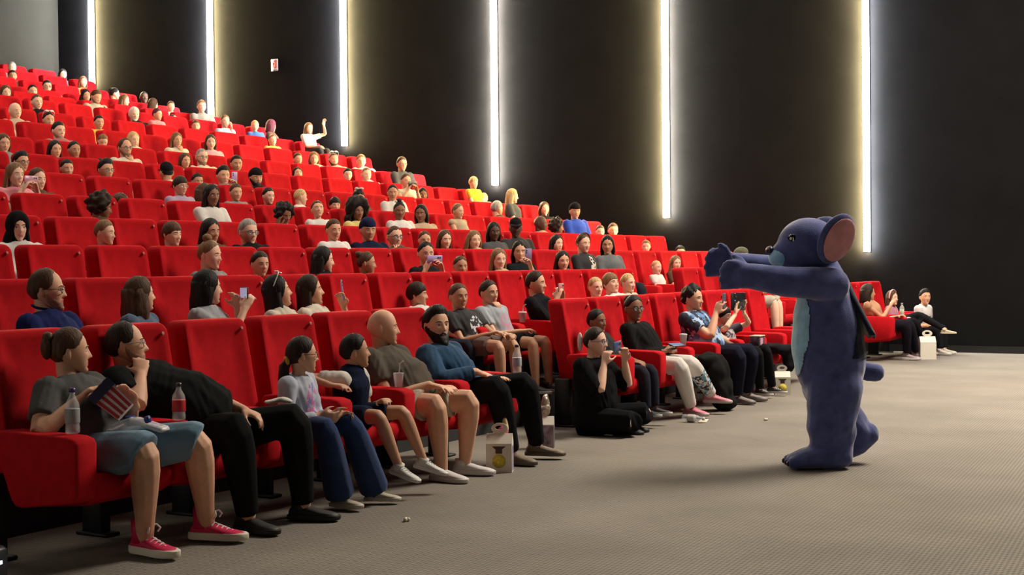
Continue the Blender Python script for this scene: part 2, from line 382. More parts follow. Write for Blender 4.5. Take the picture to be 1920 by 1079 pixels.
def shoe_parts(par, at, yaw, k, up, sole, pitch=0, high=False, lod=0, laces=None, soleh=1., name='shoe', label=None, base=(0, 0, 0)):
    """at = point of the floor under the ankle; the toe points along yaw"""
    M = rotz(yaw) @ roty(pitch); at = np.asarray(at, float)
    u = MB(); xs = [-.075, -.06, -.02, .04, .10, .155, .185, .195]; hw = [.024, .033, .037, .042, .047, .042, .028, .010]; ht = [.055, .075, .085, .070, .052, .042, .034, .025]
    a = np.linspace(0, 2 * PI, 12, endpoint=False)
    def ring(x, w_, h, z0): return np.stack([np.full(12, x), np.cos(a) * w_, z0 + (h - z0) * .5 + np.sin(a) * (h - z0) * .5], 1)
    u.loft([ring(x * k, w_ * k, h * k, .012 * k) for x, w_, h in zip(xs, hw, ht)])
    u.tube([(-.022 * k, 0, .05 * k), (-.018 * k, 0, (.15 if high else .095) * k)], [(.046 * k, .044 * k), (.050 * k, .047 * k)], 10, lat=(0, 1, 0), round_ends=False)
    u.xf(M, at); o = link(name, u.mesh(name, [up]), par)
    if label: o['label'] = label
    s = MB(); xo = [-.085, -.06, 0, .06, .11, .16, .19, .203]; wo = [.022, .037, .038, .043, .050, .045, .030, .012]
    out = [(x, w_) for x, w_ in zip(xo, wo)] + [(x, -w_) for x, w_ in reversed(list(zip(xo, wo)))]
    q = np.array(out) * k
    s.loft([np.column_stack([q * f_, np.full(len(q), z * k)]) for z, f_ in ((0, .96), (.006, 1), (.024 * soleh, 1), (.024 * soleh + .004, .96))]); s.xf(M, at)
    link('sole', s.mesh('sole', [sole], sharp=50), o)
    if laces:
        l = MB()
        for i in range(5):
            x = .035 + i * .022; z = .078 - i * .008
            l.tube([(x * k, -.024 * k, (z - .012) * k), (x * k + .004 * k, 0, z * k), (x * k + .010 * k, .024 * k, (z - .012) * k)], [.0035 * k] * 3, 5)
        if high:
            for i in range(3): l.tube([(.022 * k, -.022 * k, (.10 + i * .018) * k), (.030 * k, 0, (.10 + i * .018) * k), (.022 * k, .022 * k, (.104 + i * .018) * k)], [.0035 * k] * 3, 5)
            l.tube([(.034 * k, .0, .128 * k), (.052 * k, .02 * k, .132 * k), (.060 * k, .034 * k, .115 * k), (.050 * k, .030 * k, .10 * k)], [.0045 * k] * 4, 6); l.tube([(.034 * k, 0, .128 * k), (.052 * k, -.02 * k, .132 * k), (.060 * k, -.034 * k, .115 * k), (.050 * k, -.030 * k, .10 * k)], [.0045 * k] * 4, 6)
        l.xf(M, at); link('laces', l.mesh('laces', [laces]), o)
    return o
def person(base, head, kind='m', hy=0, hp=0, hr=0, by=0, skin='a', hair=('short', 'd'), top=(.1, .1, .1), sleeve='s', bottom=(.02, .02, .03), legs='l',
           shoes=((.03, .03, .03), (.5, .5, .5)), L='lap', R='lap', lod=1, label='', group=None, belly=0., beard=None, glasses=None, hat=None, smile=0., topmat=None, botmat=None,
           hip=None, knees=None, feet=None, voxel=None, curl=.5, extra=None, collar=False, high=False, laces=None, hk=1.0, neckline=None, stand=False, vest=None, floor=0., shoelabel=None, thigh=1., arm=1., fpitch=0, bulk=1., soleh=1., shoek=1., brow=True, palmL=None, palmR=None, curlL=None, curlR=None, strap=None):
    """base = room point; head, hip, knees, feet, hands are offsets from it. hy, by = head and body heading (0 = +X)"""
    s, hh = KIND[kind]; hh *= hk; k = hh / .23
    female = kind == 'w'; base = np.asarray(base, float); Hd = np.asarray(head, float)
    root = thing('person', tuple(base), label, 'person', group)
    Mh = rotz(hy) @ roty(-hp) @ rotx(hr); B = rotz(by); fw = B[:, 0]; lt = B[:, 1]
    nk = Hd + Mh @ np.array([-.020, 0, -.075]) * k                        # neck top
    Hp = np.asarray(hip, float) if hip is not None else np.array([0, 0, .5])
    sp = unit(nk - Hp); NB = nk - (sp * .55 + np.array([0, 0, .45])) * .040 * s   # neck base
    C = NB - sp * .062 * s                                                  # shoulder line
    SW = (.185 if not female else .165) * s * (1.0 if kind in 'mw' else .95)
    Ln = np.linalg.norm(C - Hp); at = lambda u, f=0.: Hp + (C - Hp) * u + fw * f
    bk = 1 + (bulk - 1) * .75; rr = lambda a, b, g=1.: (a * s * g * (bk if a > .1 else 1), b * s * g * (bk if a > .1 else 1))
    def torso(g, g2=0.):
        q = [at(-.10), at(.08, .01), at(.30, .015 + belly * .6), at(.52, .012 + belly * .5), at(.76, .005), at(.93), at(1.03), NB - sp * .012 * s]
        hw = .170 if female else .160
        r = [rr(hw, .120, g), rr(hw, .122 + belly * .5, g), rr(.142 + belly * .7, .108 + belly, g), rr(.150 + belly * .4, .112 + belly * .7, g), rr(.172, .118 + (.012 if female else 0), g), rr(.172, .098, g), rr(.128, .074, g), rr(.070, .062, g)]
        return q, [(a + g2, b + g2) for a, b in r]
    # ---- arms
    arms = {}
    for nm, sy, spec in (('L', 1, L), ('R', -1, R)):
        S = C + lt * sy * SW + sp * (-.022) * s; l1, l2 = .29 * s * arm, .26 * s * arm
        kn = Hp + fw * .36 * s
        pole = lt * sy * .6 - fw * .45 - np.array([0, 0, 1.]) * .8; n = np.array([0, 0, -1.]); th = -lt * sy; hd = None
        if isinstance(spec, str):
            if spec == 'lap': T = Hp + fw * .27 * s + lt * sy * .07 * s + np.array([0, 0, .115 * s])
            elif spec == 'knee': T = Hp + fw * .36 * s + lt * sy * .10 * s + np.array([0, 0, .105 * s])
            elif spec == 'rest': T = Hp + fw * .27 * s + lt * sy * .27 + np.array([0, 0, .14])
            elif spec == 'phone': T = Hd + Mh @ np.array([.24 * k, sy * .085, -.14]); n = -lt * sy; th = np.array([0, 0, 1.]); pole = lt * sy * .5 - np.array([0, 0, 1.])
            elif spec == 'chin': T = Hd + Mh @ np.array([.105, sy * .045, -.20]) * k; n = -Mh[:, 0]; th = -lt * sy; hd = np.array([0, 0, 1.]) + Mh[:, 1] * -sy * .3; pole = lt * sy * .3 - np.array([0, 0, 1.])
            elif spec == 'clasp': T = Hp + fw * .36 * s + lt * sy * .035 + np.array([0, 0, .15 * s]); n = -lt * sy; th = np.array([0, 0, 1.])
            elif spec == 'up': T = Hd + Mh @ np.array([.16, sy * .22, .06]); n = fw; th = -lt * sy; hd = np.array([0, 0, 1.])
            elif spec == 'cheek': T = Hd + Mh @ np.array([.07, sy * .10, -.14]) * k; n = -Mh[:, 1] * sy; th = Mh[:, 0]; hd = np.array([0, 0, 1.])
            elif spec == 'side': T = Hp + lt * sy * .25 * s + fw * .05 + np.array([0, 0, -.02])
        else: T = np.asarray(spec[0], float); hd = spec[1] if len(spec) > 1 else None; n = np.asarray(spec[2], float) if len(spec) > 2 else n; th = np.asarray(spec[3], float) if len(spec) > 3 else th; pole = np.asarray(spec[4], float) if len(spec) > 4 else pole
        E, T = ik(S, T, l1, l2, pole)
        hd = unit(T - E) if hd is None else unit(hd)
        arms[nm] = (S, E, T, hd, n, th, sy)
    ar = (.046, .038, .027) if not female else (.041, .034, .024)
    ar = tuple(x * (1 + (bulk - 1) * q) for x, q in zip(ar, (1.3, 1.2, .5)))
    def arm_tube(mb, a, g, u0=0., u1=2., ends=True, sd=9):
        S, E, T = a[:3]; pt = lambda u: S + (E - S) * u if u <= 1 else E + (T - E) * (u - 1)
        rad = lambda u: s * np.interp(u, [0, .5, .9, 1.15, 1.35, 2], [ar[0] * 1.12, ar[0], ar[1] * 1.02, ar[1] * 1.05, ar[1] * 1.02, ar[2]]) + g
        us = [u for u in (0, .35, .7, .92, 1.08, 1.3, 1.65, 2) if u0 < u < u1]; us = [u0] + us + [u1]
        mb.tube([pt(u) for u in us], [rad(u) for u in us], sd, round_ends=ends)
    # ---- legs
    leg = []
    for i, sy in enumerate((1, -1)):
        h = Hp + lt * sy * .085 * s
        ll = .44 * s * thigh; sh = .42 * s
        if knees is not None: K = np.asarray(knees[i], float)
        elif stand: K = h - np.array([0, 0, ll])
        else: K = h + fw * ll * .99 + lt * sy * .03 * s + np.array([0, 0, .01])
        if feet is not None: A = np.asarray(feet[i], float)
        else:
            A = K + (fw * .03 - np.array([0, 0, 1.]) * sh)
            if A[2] < floor + .075 * s: A[2] = floor + .075 * s
        leg.append((h, K, A))
    lr = tuple(x * (1 + (bulk - 1) * q) for x, q in zip((.082, .056, .036), (1.1, 1., .7)))
    def leg_tube(mb, l, g, u0=0., u1=2., flare=0., ends=True, sd=10):
        h, K, A = l; pt = lambda u: h + (K - h) * u if u <= 1 else K + (A - K) * (u - 1)
        rad = lambda u: s * np.interp(u, [0, .4, .9, 1.05, 1.3, 1.7, 2], [lr[0], lr[0] * .92, lr[1] * 1.06, lr[1] * .98, lr[1] * 1.08, lr[2] * 1.25, lr[2]]) + g + flare * max(0, u - 1)
        us = [u for u in (0, .3, .6, .86, .97, 1.06, 1.25, 1.5, 1.75, 2) if u0 < u < u1]; us = [u0] + us + [u1]
        mb.tube([pt(u) for u in us], [rad(u) for u in us], sd, round_ends=ends)
    # ---- body: one mesh (skin)
    b = MB(); q, r = torso(.86, -.006); b.tube(q, r, 14, lat=lt)
    b.tube([NB - sp * .04 * s, NB + sp * .02, nk, Hd + Mh @ np.array([-.025, 0, -.03]) * k], [(.058 * s, .056 * s), (.050 * s, .050 * s), (.048 * k, .050 * k), (.045 * k, .05 * k)], 12)
    for nm in 'LR':
        a = arms[nm]; arm_tube(b, a, 0)
        cv = (curlL if nm == 'L' else curlR); cv = curl if cv is None else cv
        hm = hand_mb(a[2], a[3], a[4], a[5], k * (1.0 if kind != 'm' else 1.03), cv, lod)
        b.join(hm)
    for l in leg: leg_tube(b, l, 0)
    vx = voxel or (.009 if lod == 0 else None)
    if vx: b = remesh(b, vx, 3)
    else: pass
    b.m = [0] * len(b.f)
    hm = get_head(0 if lod == 0 else 1, brow, smile); hm.xf(Mh * k, Hd); b.join(hm)
    hc = HAIRC[hair[1]] if hair and hair[1] in HAIRC else (.03, .02, .015)
    if hair and hair[0] in ('none',): hc = tuple(x * .5 for x in SKIN[skin])
    sm = skin_mat(skin)
    link('body', b.mesh('body', [sm, mat('lips', LIP[skin], .45), mat('eye_white', (.55, .52, .50), .25), mat('iris', (.018, .011, .008), .15), hair_mat(hair[1] if hair and hair[1] in HAIRC and hair[0] != 'none' else hc)]), root)
    hx = lambda mb: mb.xf(Mh * k, Hd)
    hob = None
    if hair and hair[0] != 'none':
        hb = hx(hair_mb(hair[0], lod, int(abs(base[0] * 37 + base[1] * 91)) % 17)); hob = link('hair', hb.mesh('hair', [hair_mat(hair[1])]), root)
    if beard: link('beard', hx(beard_mb(beard[0], lod)).mesh('beard', [hair_mat(beard[1]) if beard[0] > .0065 else mat('stubble', tuple(.45 * a + .55 * b_ for a, b_ in zip(SKIN[skin], HAIRC[beard[1]])) if beard[0] < .0045 else tuple(.25 * a + .75 * b_ for a, b_ in zip(SKIN[skin], HAIRC[beard[1]])), .8, noise=.3, nscale=120)]), root)
    if glasses:
        g = link('glasses', hx(glasses_mb()).mesh('glasses', [PLASTIC(glasses, .3)]), root)
        link('lens', hx(lens_mb()).mesh('lens', [mat('lens', (.5, .5, .55), .05, spec=.8, alpha=.18)]), g)
    if hat:
        ht, hcol = hat; hmt = cloth_mat(hcol, 'hat_cloth')
        if ht == 'cap':
            c = shell(ZL['cap'], .020, 32, 20)
            o = link('cap', hx(c).mesh('cap', [hmt]), root)
            a = np.linspace(-1.15, 1.15, 11); br = [[], []]
            up = [(.085 * math.cos(t) + .01, .085 * math.sin(t), .050 - .002) for t in a]; ou = [(.085 * math.cos(t) + .010 + .075 * max(0, math.cos(t * 1.25)), .088 * math.sin(t), .050 - .018 * max(0, math.cos(t * 1.3))) for t in a]
            bm = MB(); n_ = len(a); bm.loft([[u_, o_, (o_[0], o_[1], o_[2] - .006), (u_[0], u_[1], u_[2] - .006)] for u_, o_ in zip(up, ou)])
            link('brim', hx(bm).mesh('brim', [hmt], sharp=60), o)
        if ht == 'beanie':
            c = shell(([0, 60, 90, 130, 180], [.040, .036, .010, -.03, -.045]), .024, 32, 22, .0015); link('beanie', hx(c).mesh('beanie', [hmt]), root)
        if ht == 'hijab':
            c = shell(ZL['hijab'], .020, 40, 26); c.join(curtain(.20, 38, .118, .105, 18, 3, .004, -.02, 8)); link('hijab', hx(c).mesh('hijab', [hmt]), root)
        if ht == 'band':
            c = MB(); a = np.linspace(-1.75, 1.75, 15); c.tube([(.012 + .012 * math.cos(t), .094 * math.sin(t), .012 + .125 * math.cos(t * .95)) for t in a], [(.016, .006)] * 15, 6, lat=(1, 0, 0)); link('headband', hx(c).mesh('headband', [hmt]), root)
        if ht == 'sunglasses':
            c = glasses_mb(.022, .004); c.join(lens_mb()); c.xf(roty(-1.0), (-.012, 0, .055)); c.xf(np.eye(3) * 1.06); link('sunglasses', hx(c).mesh('sunglasses', [PLASTIC(hcol, .2)]), root)
        if ht == 'bow':
            c = MB(); c.ball((-.02, .035, .13), (.02, .03, .018), 8, 6); c.ball((-.02, -.035, .13), (.02, .03, .018), 8, 6); c.ball((-.02, 0, .13), .013, 8, 6); link('bow', hx(c).mesh('bow', [hmt]), root)
        if ht == 'scrunchie':
            c = MB(); a = np.linspace(0, 2 * PI, 13); c.tube([(-.10 - .0 * t, .024 * math.cos(t), .0 + .024 * math.sin(t) - .035) for t in a], [.013] * 13, 6, round_ends=False); link('scrunchie', hx(c).mesh('scrunchie', [hmt]), root)
    # ---- clothes
    g = .012 * s + .004; vt = .011 if lod == 0 else .022
    t = MB(); q, r = torso(1.0, g)
    if neckline: q = q[:-1] + [NB - sp * .03 * s]; r = r[:-1] + [rr(.092, .068)]
    t.tube(q[:-1] + [q[-1]], r, 16, lat=lt, round_ends=False)
    for nm in 'LR':
        a_ = arms[nm]; t.ball(a_[0], (ar[0] * 1.12 * s + g + .006), 12, 9)
    u1 = {'n': .06, 's': .62, 'e': 1.05, 'l': 1.90}[sleeve]
    for nm in 'LR':
        if sleeve != 'n': arm_tube(t, arms[nm], g + (.006 if sleeve == 's' else .004) * s, 0., u1, ends=False)
    t = remesh(t, vt, 4 if lod == 0 else 2)
    if lod == 0:
        v = t.verts(); d = .0035 * np.sin(v[:, 2] * 55 + 9 * np.sin(v[:, 1] * 14 + v[:, 0] * 11)) * np.sin(v[:, 0] * 30 + v[:, 1] * 23); c0 = (Hp + C) / 2; nn = v - c0; nn /= np.linalg.norm(nn, axis=1)[:, None]; t.v = [v + nn * d[:, None]]
    link('shirt', t.mesh('shirt', [topmat or cloth_mat(top, 'shirt_cloth')]), root)
    if vest:
        t = MB(); q, r = torso(1.0, g + .010 * s); t.tube(q[:-1], r[:-1], 16, lat=lt); t = remesh(t, vt, 3); link('waistcoat', t.mesh('waistcoat', [cloth_mat(vest, 'vest_cloth')]), root)
    if collar:
        c = MB(); a = np.linspace(0, 2 * PI, 15); c.tube([NB + sp * .018 + lt * math.sin(x) * .058 * s + fw * (math.cos(x) * .058 * s) + np.array([0, 0, -.012 * math.cos(x)]) for x in a], [(.016 * s, .006 * s)] * 15, 6, round_ends=False); link('collar', c.mesh('collar', [cloth_mat(top if collar is True else collar, 'collar_cloth')]), root)
    if strap:
        st = MB(); p_ = [at(1.0, .09 * s) + lt * .13 * s, at(.8, .135 * s + belly) + lt * .07 * s, at(.55, .14 * s + belly) - lt * .0, at(.3, .14 * s + belly) - lt * .09 * s, at(.1, .12 * s) - lt * .15 * s]; st.tube(p_, [(.014, .006)] * 5, 6, lat=lt); link('strap', st.mesh('strap', [cloth_mat(strap, 'strap_cloth')]), root)
    p = MB(); gp = .010 * s + .004
    p.tube([Hp + sp * .10 * s, Hp + sp * .02, Hp - sp * .05 * s], [((.158 * s + gp) * bk, .125 * s * bk), ((.165 * s + gp) * bk, .130 * s * bk), (.158 * s * bk, .118 * s * bk)], 14, lat=lt)
    ul = {'l': 1.96, 'w': 1.97, 'k': 1.02, 'h': .74, 'c': 1.6}[legs]
    for l in leg: leg_tube(p, l, gp + (.004 if legs in 'lc' else .012) * s, 0., ul, flare=.055 * s if legs == 'w' else 0., ends=False)
    p = remesh(p, .012 if lod == 0 else .026, 3 if lod == 0 else 2)
    link('trousers' if legs in 'lwc' else 'shorts', p.mesh('trousers', [botmat or cloth_mat(bottom, 'trouser_cloth')]), root)
    if shoes:
        for i, l in enumerate(leg):
            d = by if i == 0 else by
            fx = l[2].copy(); fz = fx[2] - .075 * s
            yaw = by + (.18 if i == 0 else -.18)
            pt = fpitch if np.isscalar(fpitch) else fpitch[i]
            shoe_parts(root, (fx[0], fx[1], max(fz, floor)), yaw, s * shoek, PLASTIC(shoes[0], .6), PLASTIC(shoes[1], .6), pitch=pt, high=high, lod=lod, laces=PLASTIC(laces, .7) if laces else None, label=shoelabel, soleh=soleh)
    return root, dict(arms=arms, Hd=Hd, Mh=Mh, k=k, Hp=Hp, fw=fw, lt=lt, base=base, leg=leg)
# ---------------------------------------------------------------- the hall
WALLY, BACKX, FRONTX, NEARY = 20.87, -22.9, 9.0, -9.0
XR = [-5.36 - 1.146 * i for i in range(16)]
ZT = [1.06, 1.30, 1.53, 1.79, 2.05, 2.35, 2.65, 2.96, 3.31, 3.64, 3.98, 4.25, 4.52, 4.85, 5.20, 5.50]
ZF = [z - 1.06 for z in ZT]
EDGE = [0] + [XR[i - 1] - .29 for i in range(1, 16)] + [BACKX]
def carpet():
    m = bpy.data.materials.new('carpet'); m.use_nodes = True; nt = m.node_tree; b = nt.nodes['Principled BSDF']; b.inputs['Roughness'].default_value = .95; b.inputs['Specular IOR Level'].default_value = .15
    N = lambda t: nt.nodes.new('ShaderNode' + t); K = nt.links.new
    tc = N('TexCoord'); mp = N('Mapping'); mp.inputs['Rotation'].default_value = (0, 0, math.radians(45)); K(tc.outputs['Object'], mp.inputs[0])
    sx = N('SeparateXYZ'); K(mp.outputs[0], sx.inputs[0])
    def wave(out, f):
        a = N('Math'); a.operation = 'MULTIPLY'; a.inputs[1].default_value = f; K(out, a.inputs[0]); c = N('Math'); c.operation = 'SINE'; K(a.outputs[0], c.inputs[0]); return c
    a = wave(sx.outputs[0], 2 * PI / .034); c = wave(sx.outputs[1], 2 * PI / .030)
    mu = N('Math'); mu.operation = 'MULTIPLY_ADD'; mu.inputs[1].default_value = .5; K(a.outputs[0], mu.inputs[0])
    m2 = N('Math'); m2.operation = 'MULTIPLY'; K(a.outputs[0], m2.inputs[0]); K(c.outputs[0], m2.inputs[1]); K(m2.outputs[0], mu.inputs[2])
    n = N('TexNoise'); n.inputs['Scale'].default_value = 1.3; n.inputs['Detail'].default_value = 5; K(tc.outputs['Object'], n.inputs['Vector'])
    r = N('ValToRGB'); r.color_ramp.elements[0].position = .1; r.color_ramp.elements[1].position = .9
    r.color_ramp.elements[0].color = (.150, .132, .118, 1); r.color_ramp.elements[1].color = (.37, .338, .285, 1)
    ma = N('MapRange'); ma.inputs[1].default_value = -1.5; ma.inputs[2].default_value = 1.5; ma.inputs[3].default_value = .0; ma.inputs[4].default_value = 1.; K(mu.outputs[0], ma.inputs[0]); K(ma.outputs[0], r.inputs[0])
    mx = N('Mix'); mx.data_type = 'RGBA'; mx.blend_type = 'MULTIPLY'; mx.inputs['Factor'].default_value = .45; K(r.outputs[0], mx.inputs[6]); K(n.outputs[0], mx.inputs[7]); K(mx.outputs[2], b.inputs['Base Color'])
    bp = N('Bump'); bp.inputs['Strength'].default_value = .5; bp.inputs['Distance'].default_value = .004; K(mu.outputs[0], bp.inputs['Height']); K(bp.outputs[0], b.inputs['Normal'])
    return m
CARPET = carpet(); WALLM = mat('dark_wall_cloth', (.0085, .0085, .009), .95, noise=.12, nscale=3, bump=.1, bscale=250, spec=.05)
GREYW = mat('grey_wall_cloth', (.022, .021, .0165), .9, noise=.08, nscale=2, bump=.15, bscale=200, spec=.2)
STEP = mat('dark_step', (.016, .016, .018), .8, noise=.2, nscale=8); NOSE = mat('grey_nosing', (.075, .075, .07), .6, noise=.2, nscale=20)
def bx(lo, hi, bev=0.): return MB().box(lo, hi, 0, bev)
struct('floor', bx((EDGE[1], NEARY, -.1), (FRONTX, WALLY, 0)).mesh('floor', [CARPET], False))
for i in range(1, 16):
    struct('floor', bx((EDGE[i + 1], NEARY, ZF[i] - .6), (EDGE[i], WALLY, ZF[i])).mesh('floor', [STEP], False))
    struct('trim_%d' % i, bx((EDGE[i] - .07, NEARY, ZF[i]), (EDGE[i] + .006, WALLY, ZF[i] + .012)).mesh('trim', [NOSE], False))
struct('wall_right', bx((BACKX, WALLY, -.1), (FRONTX, WALLY + .2, CEIL)).mesh('wall', [WALLM], False))
struct('wall_back', bx((BACKX - .2, NEARY, -.1), (BACKX, WALLY + .2, CEIL)).mesh('wall', [GREYW], False))
struct('wall_left', bx((BACKX, NEARY - .2, -.1), (FRONTX, NEARY, CEIL)).mesh('wall', [WALLM], False))
struct('wall_front', bx((FRONTX, NEARY - .2, -.1), (FRONTX + .2, WALLY + .2, CEIL)).mesh('wall', [WALLM], False))
struct('ceiling', bx((BACKX, NEARY, CEIL), (FRONTX, WALLY, CEIL + .2)).mesh('ceiling', [mat('ceiling_tile', (.03, .03, .03), .9)], False))
struct('baseboard_right', bx((EDGE[1], WALLY - .02, 0), (FRONTX, WALLY, .10)).mesh('baseboard', [mat('black_base', (.008, .008, .009), .5)], False))
# vertical light strips on the far wall
WARM, COOL, NEUT = (1, .80, .40), (.52, .53, .55), (.85, .77, .64)
STRIPS = [(-5.66, 1.50, WARM, COOL, 'nearest the right edge, behind the costumed performer'), (-8.93, 2.10, WARM, NEUT, 'second from the right'), (-12.15, 2.75, NEUT, NEUT, 'third from the right'),
          (-15.38, 3.60, COOL, WARM, 'third from the left'), (-18.62, 4.30, COOL, WARM, 'second from the left'), (-21.86, 5.15, COOL, WARM, 'leftmost, by the rear wall')]
for x, zb, cl, cr, where in STRIPS:
    t = thing('wall_light_strip', (x, WALLY, zb), 'tall vertical white light strip on the black wall, ' + where, 'wall light', 'vertical light strips on the black wall')
    h = CEIL - .3 - zb
    link('housing', bx((-.05, -.02, 0), (.05, 0, h)).mesh('housing', [PLASTIC((.02, .02, .02))], False), t)
    link('diffuser', bx((-.034, -.115, .0), (.034, -.10, h)).mesh('diffuser', [mat('strip_white', (1, 1, 1), emit=(1, .97, .92, 6))], False), t)
    link('side_glow', bx((-.034, -.099, .0), (-.027, -.021, h)).mesh('side', [mat('strip_side_l' , (1, 1, 1), emit=(*cl, SIDE))], False), t)['label'] = 'left light face of the strip'
    link('side_glow', bx((.027, -.099, .0), (.034, -.021, h)).mesh('side', [mat('strip_side_r', (1, 1, 1), emit=(*cr, SIDE))], False), t)['label'] = 'right light face of the strip'
# small fire alarm sign
t = thing('alarm_sign', (-17.05, WALLY, 5.24), 'small red and white alarm sign high on the black wall', 'sign')
link('plate', bx((-.15, -.02, -.23), (.15, 0, .23), .01).mesh('plate', [PLASTIC((.20, .17, .17))]), t)
link('red_panel', bx((-.13, -.026, -.12), (.13, -.019, .18), .005).mesh('panel', [PLASTIC((.25, .05, .04))]), t)
t.scale = (.55, 1, .5); p = MB(); p.tube([(-.05, -.03, .09), (.0, -.03, .12), (.05, -.03, .07), (.02, -.03, -.02), (.03, -.03, -.09)], [(.02, .006)] * 5, 6, lat=(1, 0, 0)); link('pictogram', p.mesh('pictogram', [PLASTIC((.42, .10, .06))]), t)
link('text_strip', bx((-.10, -.024, -.165), (.11, -.019, -.15)).mesh('strip', [PLASTIC((.2, .12, .12))]), t)
# ---------------------------------------------------------------- seats
RED = mat('red_velvet', (.46, .0075, .013), .85, noise=.10, nscale=16, bump=.12, bscale=500, sheen=.0, spec=.08)
SW_ = .645
def rrect(w0, w1, z0, z1, r, n=5):
    pts = []
    for cx, cz, a0, ww in ((1, z0 + r, -PI / 2, w0), (1, z1 - r, 0, w1), (-1, z1 - r, PI / 2, w1), (-1, z0 + r, PI, w0)):
        for k in range(n):
            a = a0 + PI / 2 * k / (n - 1); pts.append((cx * (ww / 2 - r) + r * math.cos(a), cz + r * math.sin(a)))
    return np.array(pts)
def backrest_mb():
    mb = MB(); o = rrect(.530, .515, .30, 1.06, .055); c = np.array([0, .70]); rings = []
    for sx, sz, x in ((.88, .90, -.150), (.985, .988, -.140), (1, 1, -.122), (1, 1, -.018), (.985, .988, -.004), (.95, .965, 0), (.82, .88, -.006), (.74, .80, -.020), (.40, .45, -.028)):
        q = (o - c) * (sx, sz) + c; lean = -.085 - .125 * (q[:, 1] - .38) / .68
        rings.append(np.stack([x + lean, q[:, 0] + .056, q[:, 1]], 1))
    return mb.loft(rings[::-1])
def cushion_mb():
    mb = MB(); prof = [(-.10, .335), (.06, .345), (.20, .370), (.32, .410), (.39, .42), (.425, .40), (.435, .36), (.42, .31), (.36, .275), (.1, .25), (-.10, .25)]
    P = np.array(prof); c = P.mean(0); rings = []
    for y, s_ in ((-.187, .93), (-.180, .985), (-.160, 1), (.291, 1), (.311, .985), (.318, .93)):
        q = (P - c) * s_ + c; rings.append(np.stack([q[:, 0], np.full(len(P), y), q[:, 1]], 1))
    return mb.loft(rings)
def armrest_mb(y):
    P = np.array([(-.10, .605), (.0, .615), (.40, .605), (.445, .593), (.46, .57), (.455, .345), (.44, .315), (.41, .305), (.10, .265), (.06, .27), (.035, .295), (-.03, .44), (-.115, .58)]); c = P.mean(0); mb = MB(); rings = []
    for d, s_ in ((-.066, .93), (-.060, .98), (-.045, 1), (.045, 1), (.060, .98), (.066, .93)):
        q = (P - c) * s_ + c; rings.append(np.stack([q[:, 0], np.full(len(P), y + d), q[:, 1]], 1))
    return mb.loft(rings)
def pedestal_mb(y):
    mb = MB(); mb.box((-.24, y - .035, .0), (-.10, y + .035, .40), 0, .008); mb.box((-.27, y - .05, 0), (-.05, y + .05, .018), 0, .006); return mb
SEATP = [('backrest', backrest_mb().mesh('backrest', [RED], sharp=60), None), ('cushion', cushion_mb().mesh('cushion', [RED], sharp=70), None),
         ('armrest', armrest_mb(-.255).mesh('armrest', [RED], sharp=70), None), ('pedestal', pedestal_mb(-.255).mesh('pedestal', [mat('pedestal', (.003, .0035, .007), .6)], sharp=50), None),
         ('number_tag', MB().lathe([(.004, .0), (.011, .0), (.011, .004), (.004, .004)], 12).xf(roty(PI / 2 - .18), (-.196, .262, 1.0)).mesh('tag', [PLASTIC((.45, .15, .14), .9)]), 'pale round seat number tag')]
ENDARM = armrest_mb(.39).mesh('armrest', [RED], sharp=70); ENDPED = pedestal_mb(.39).mesh('pedestal', [mat('pedestal', (.003, .0035, .007), .6)], sharp=50)
ORD = ['zeroth', 'front', 'second', 'third', 'fourth', 'fifth', 'sixth', 'seventh', 'eighth', 'ninth', 'tenth', 'eleventh', 'twelfth', 'thirteenth', 'fourteenth', 'fifteenth', 'sixteenth', 'seventeenth', 'eighteenth', 'nineteenth', 'twentieth', 'twenty-first', 'twenty-second', 'twenty-third', 'twenty-fourth', 'twenty-fifth', 'twenty-sixth', 'twenty-seventh']
def seat(row, x, y, z, wd, idx, last):
    rown = 'front row' if row == 1 else ORD[row] + ' row'
    t = thing('cinema_seat', (x, y, z), 'red cinema seat in the %s, %s from the light strip wall' % (rown, 'nearest' if idx == 1 else ORD[idx]), 'seat', 'red seats of the ' + rown)
    t.scale = (1, wd / SW_, 1)
    for nm, me, lb in SEATP:
        if nm == 'number_tag' and row > 6: continue
        if nm == 'pedestal' and row > 3: continue
        o = link(nm, me, t)
        if lb: o['label'] = lb
    if last:
        link('armrest', ENDARM, t); link('pedestal', ENDPED, t)
XS = lambda row: XR[row - 1] + .21
def row_seats(row):
    """left edges of the seats"""
    ys = []
    if row == 1:
        for n in range(-1, 26):
            y = 4.98 + .645 * n
            if 5 <= n <= 7 or y + .64 > 20.6 or 14.9 < y < 18.0: continue
            ys.append((y, .645))
    elif row == 2:
        for n in range(-5, 20):
            y = 8.46 + .640 * n
            if y + .64 < 20.6 and n not in (9, 10): ys.append((y, .64))
    else:
        for n in range(-9, 22):
            f = lambda q: 7.82 + .64 * q + (.0035 * q * q if q > 0 else 0)
            y = f(n); wd = f(n + 1) - y
            if y + wd < 20.75: ys.append((y, wd))
    return ys
LEFTY = [4.4, 5.4, 6.2, 7.2, 8.1, 9.1, 10.1, 11.1, 12., 13., 14., 15., 16., 17., 18., 19.]
nseat = 0
for row in range(1, 17):
    ys = [q for q in row_seats(row) if q[0] + q[1] > LEFTY[row - 1] - .15]
    if row == 16: ys = [q for q in ys if q[0] > 18.3]
    for i, (y, wd) in enumerate(ys):
        nxt = ys[i + 1][0] if i + 1 < len(ys) else 99
        seat(row, XS(row), y + wd / 2, ZF[row - 1], wd, len(ys) - i, nxt - y > wd * 1.3); nseat += 1
print('seats', nseat)
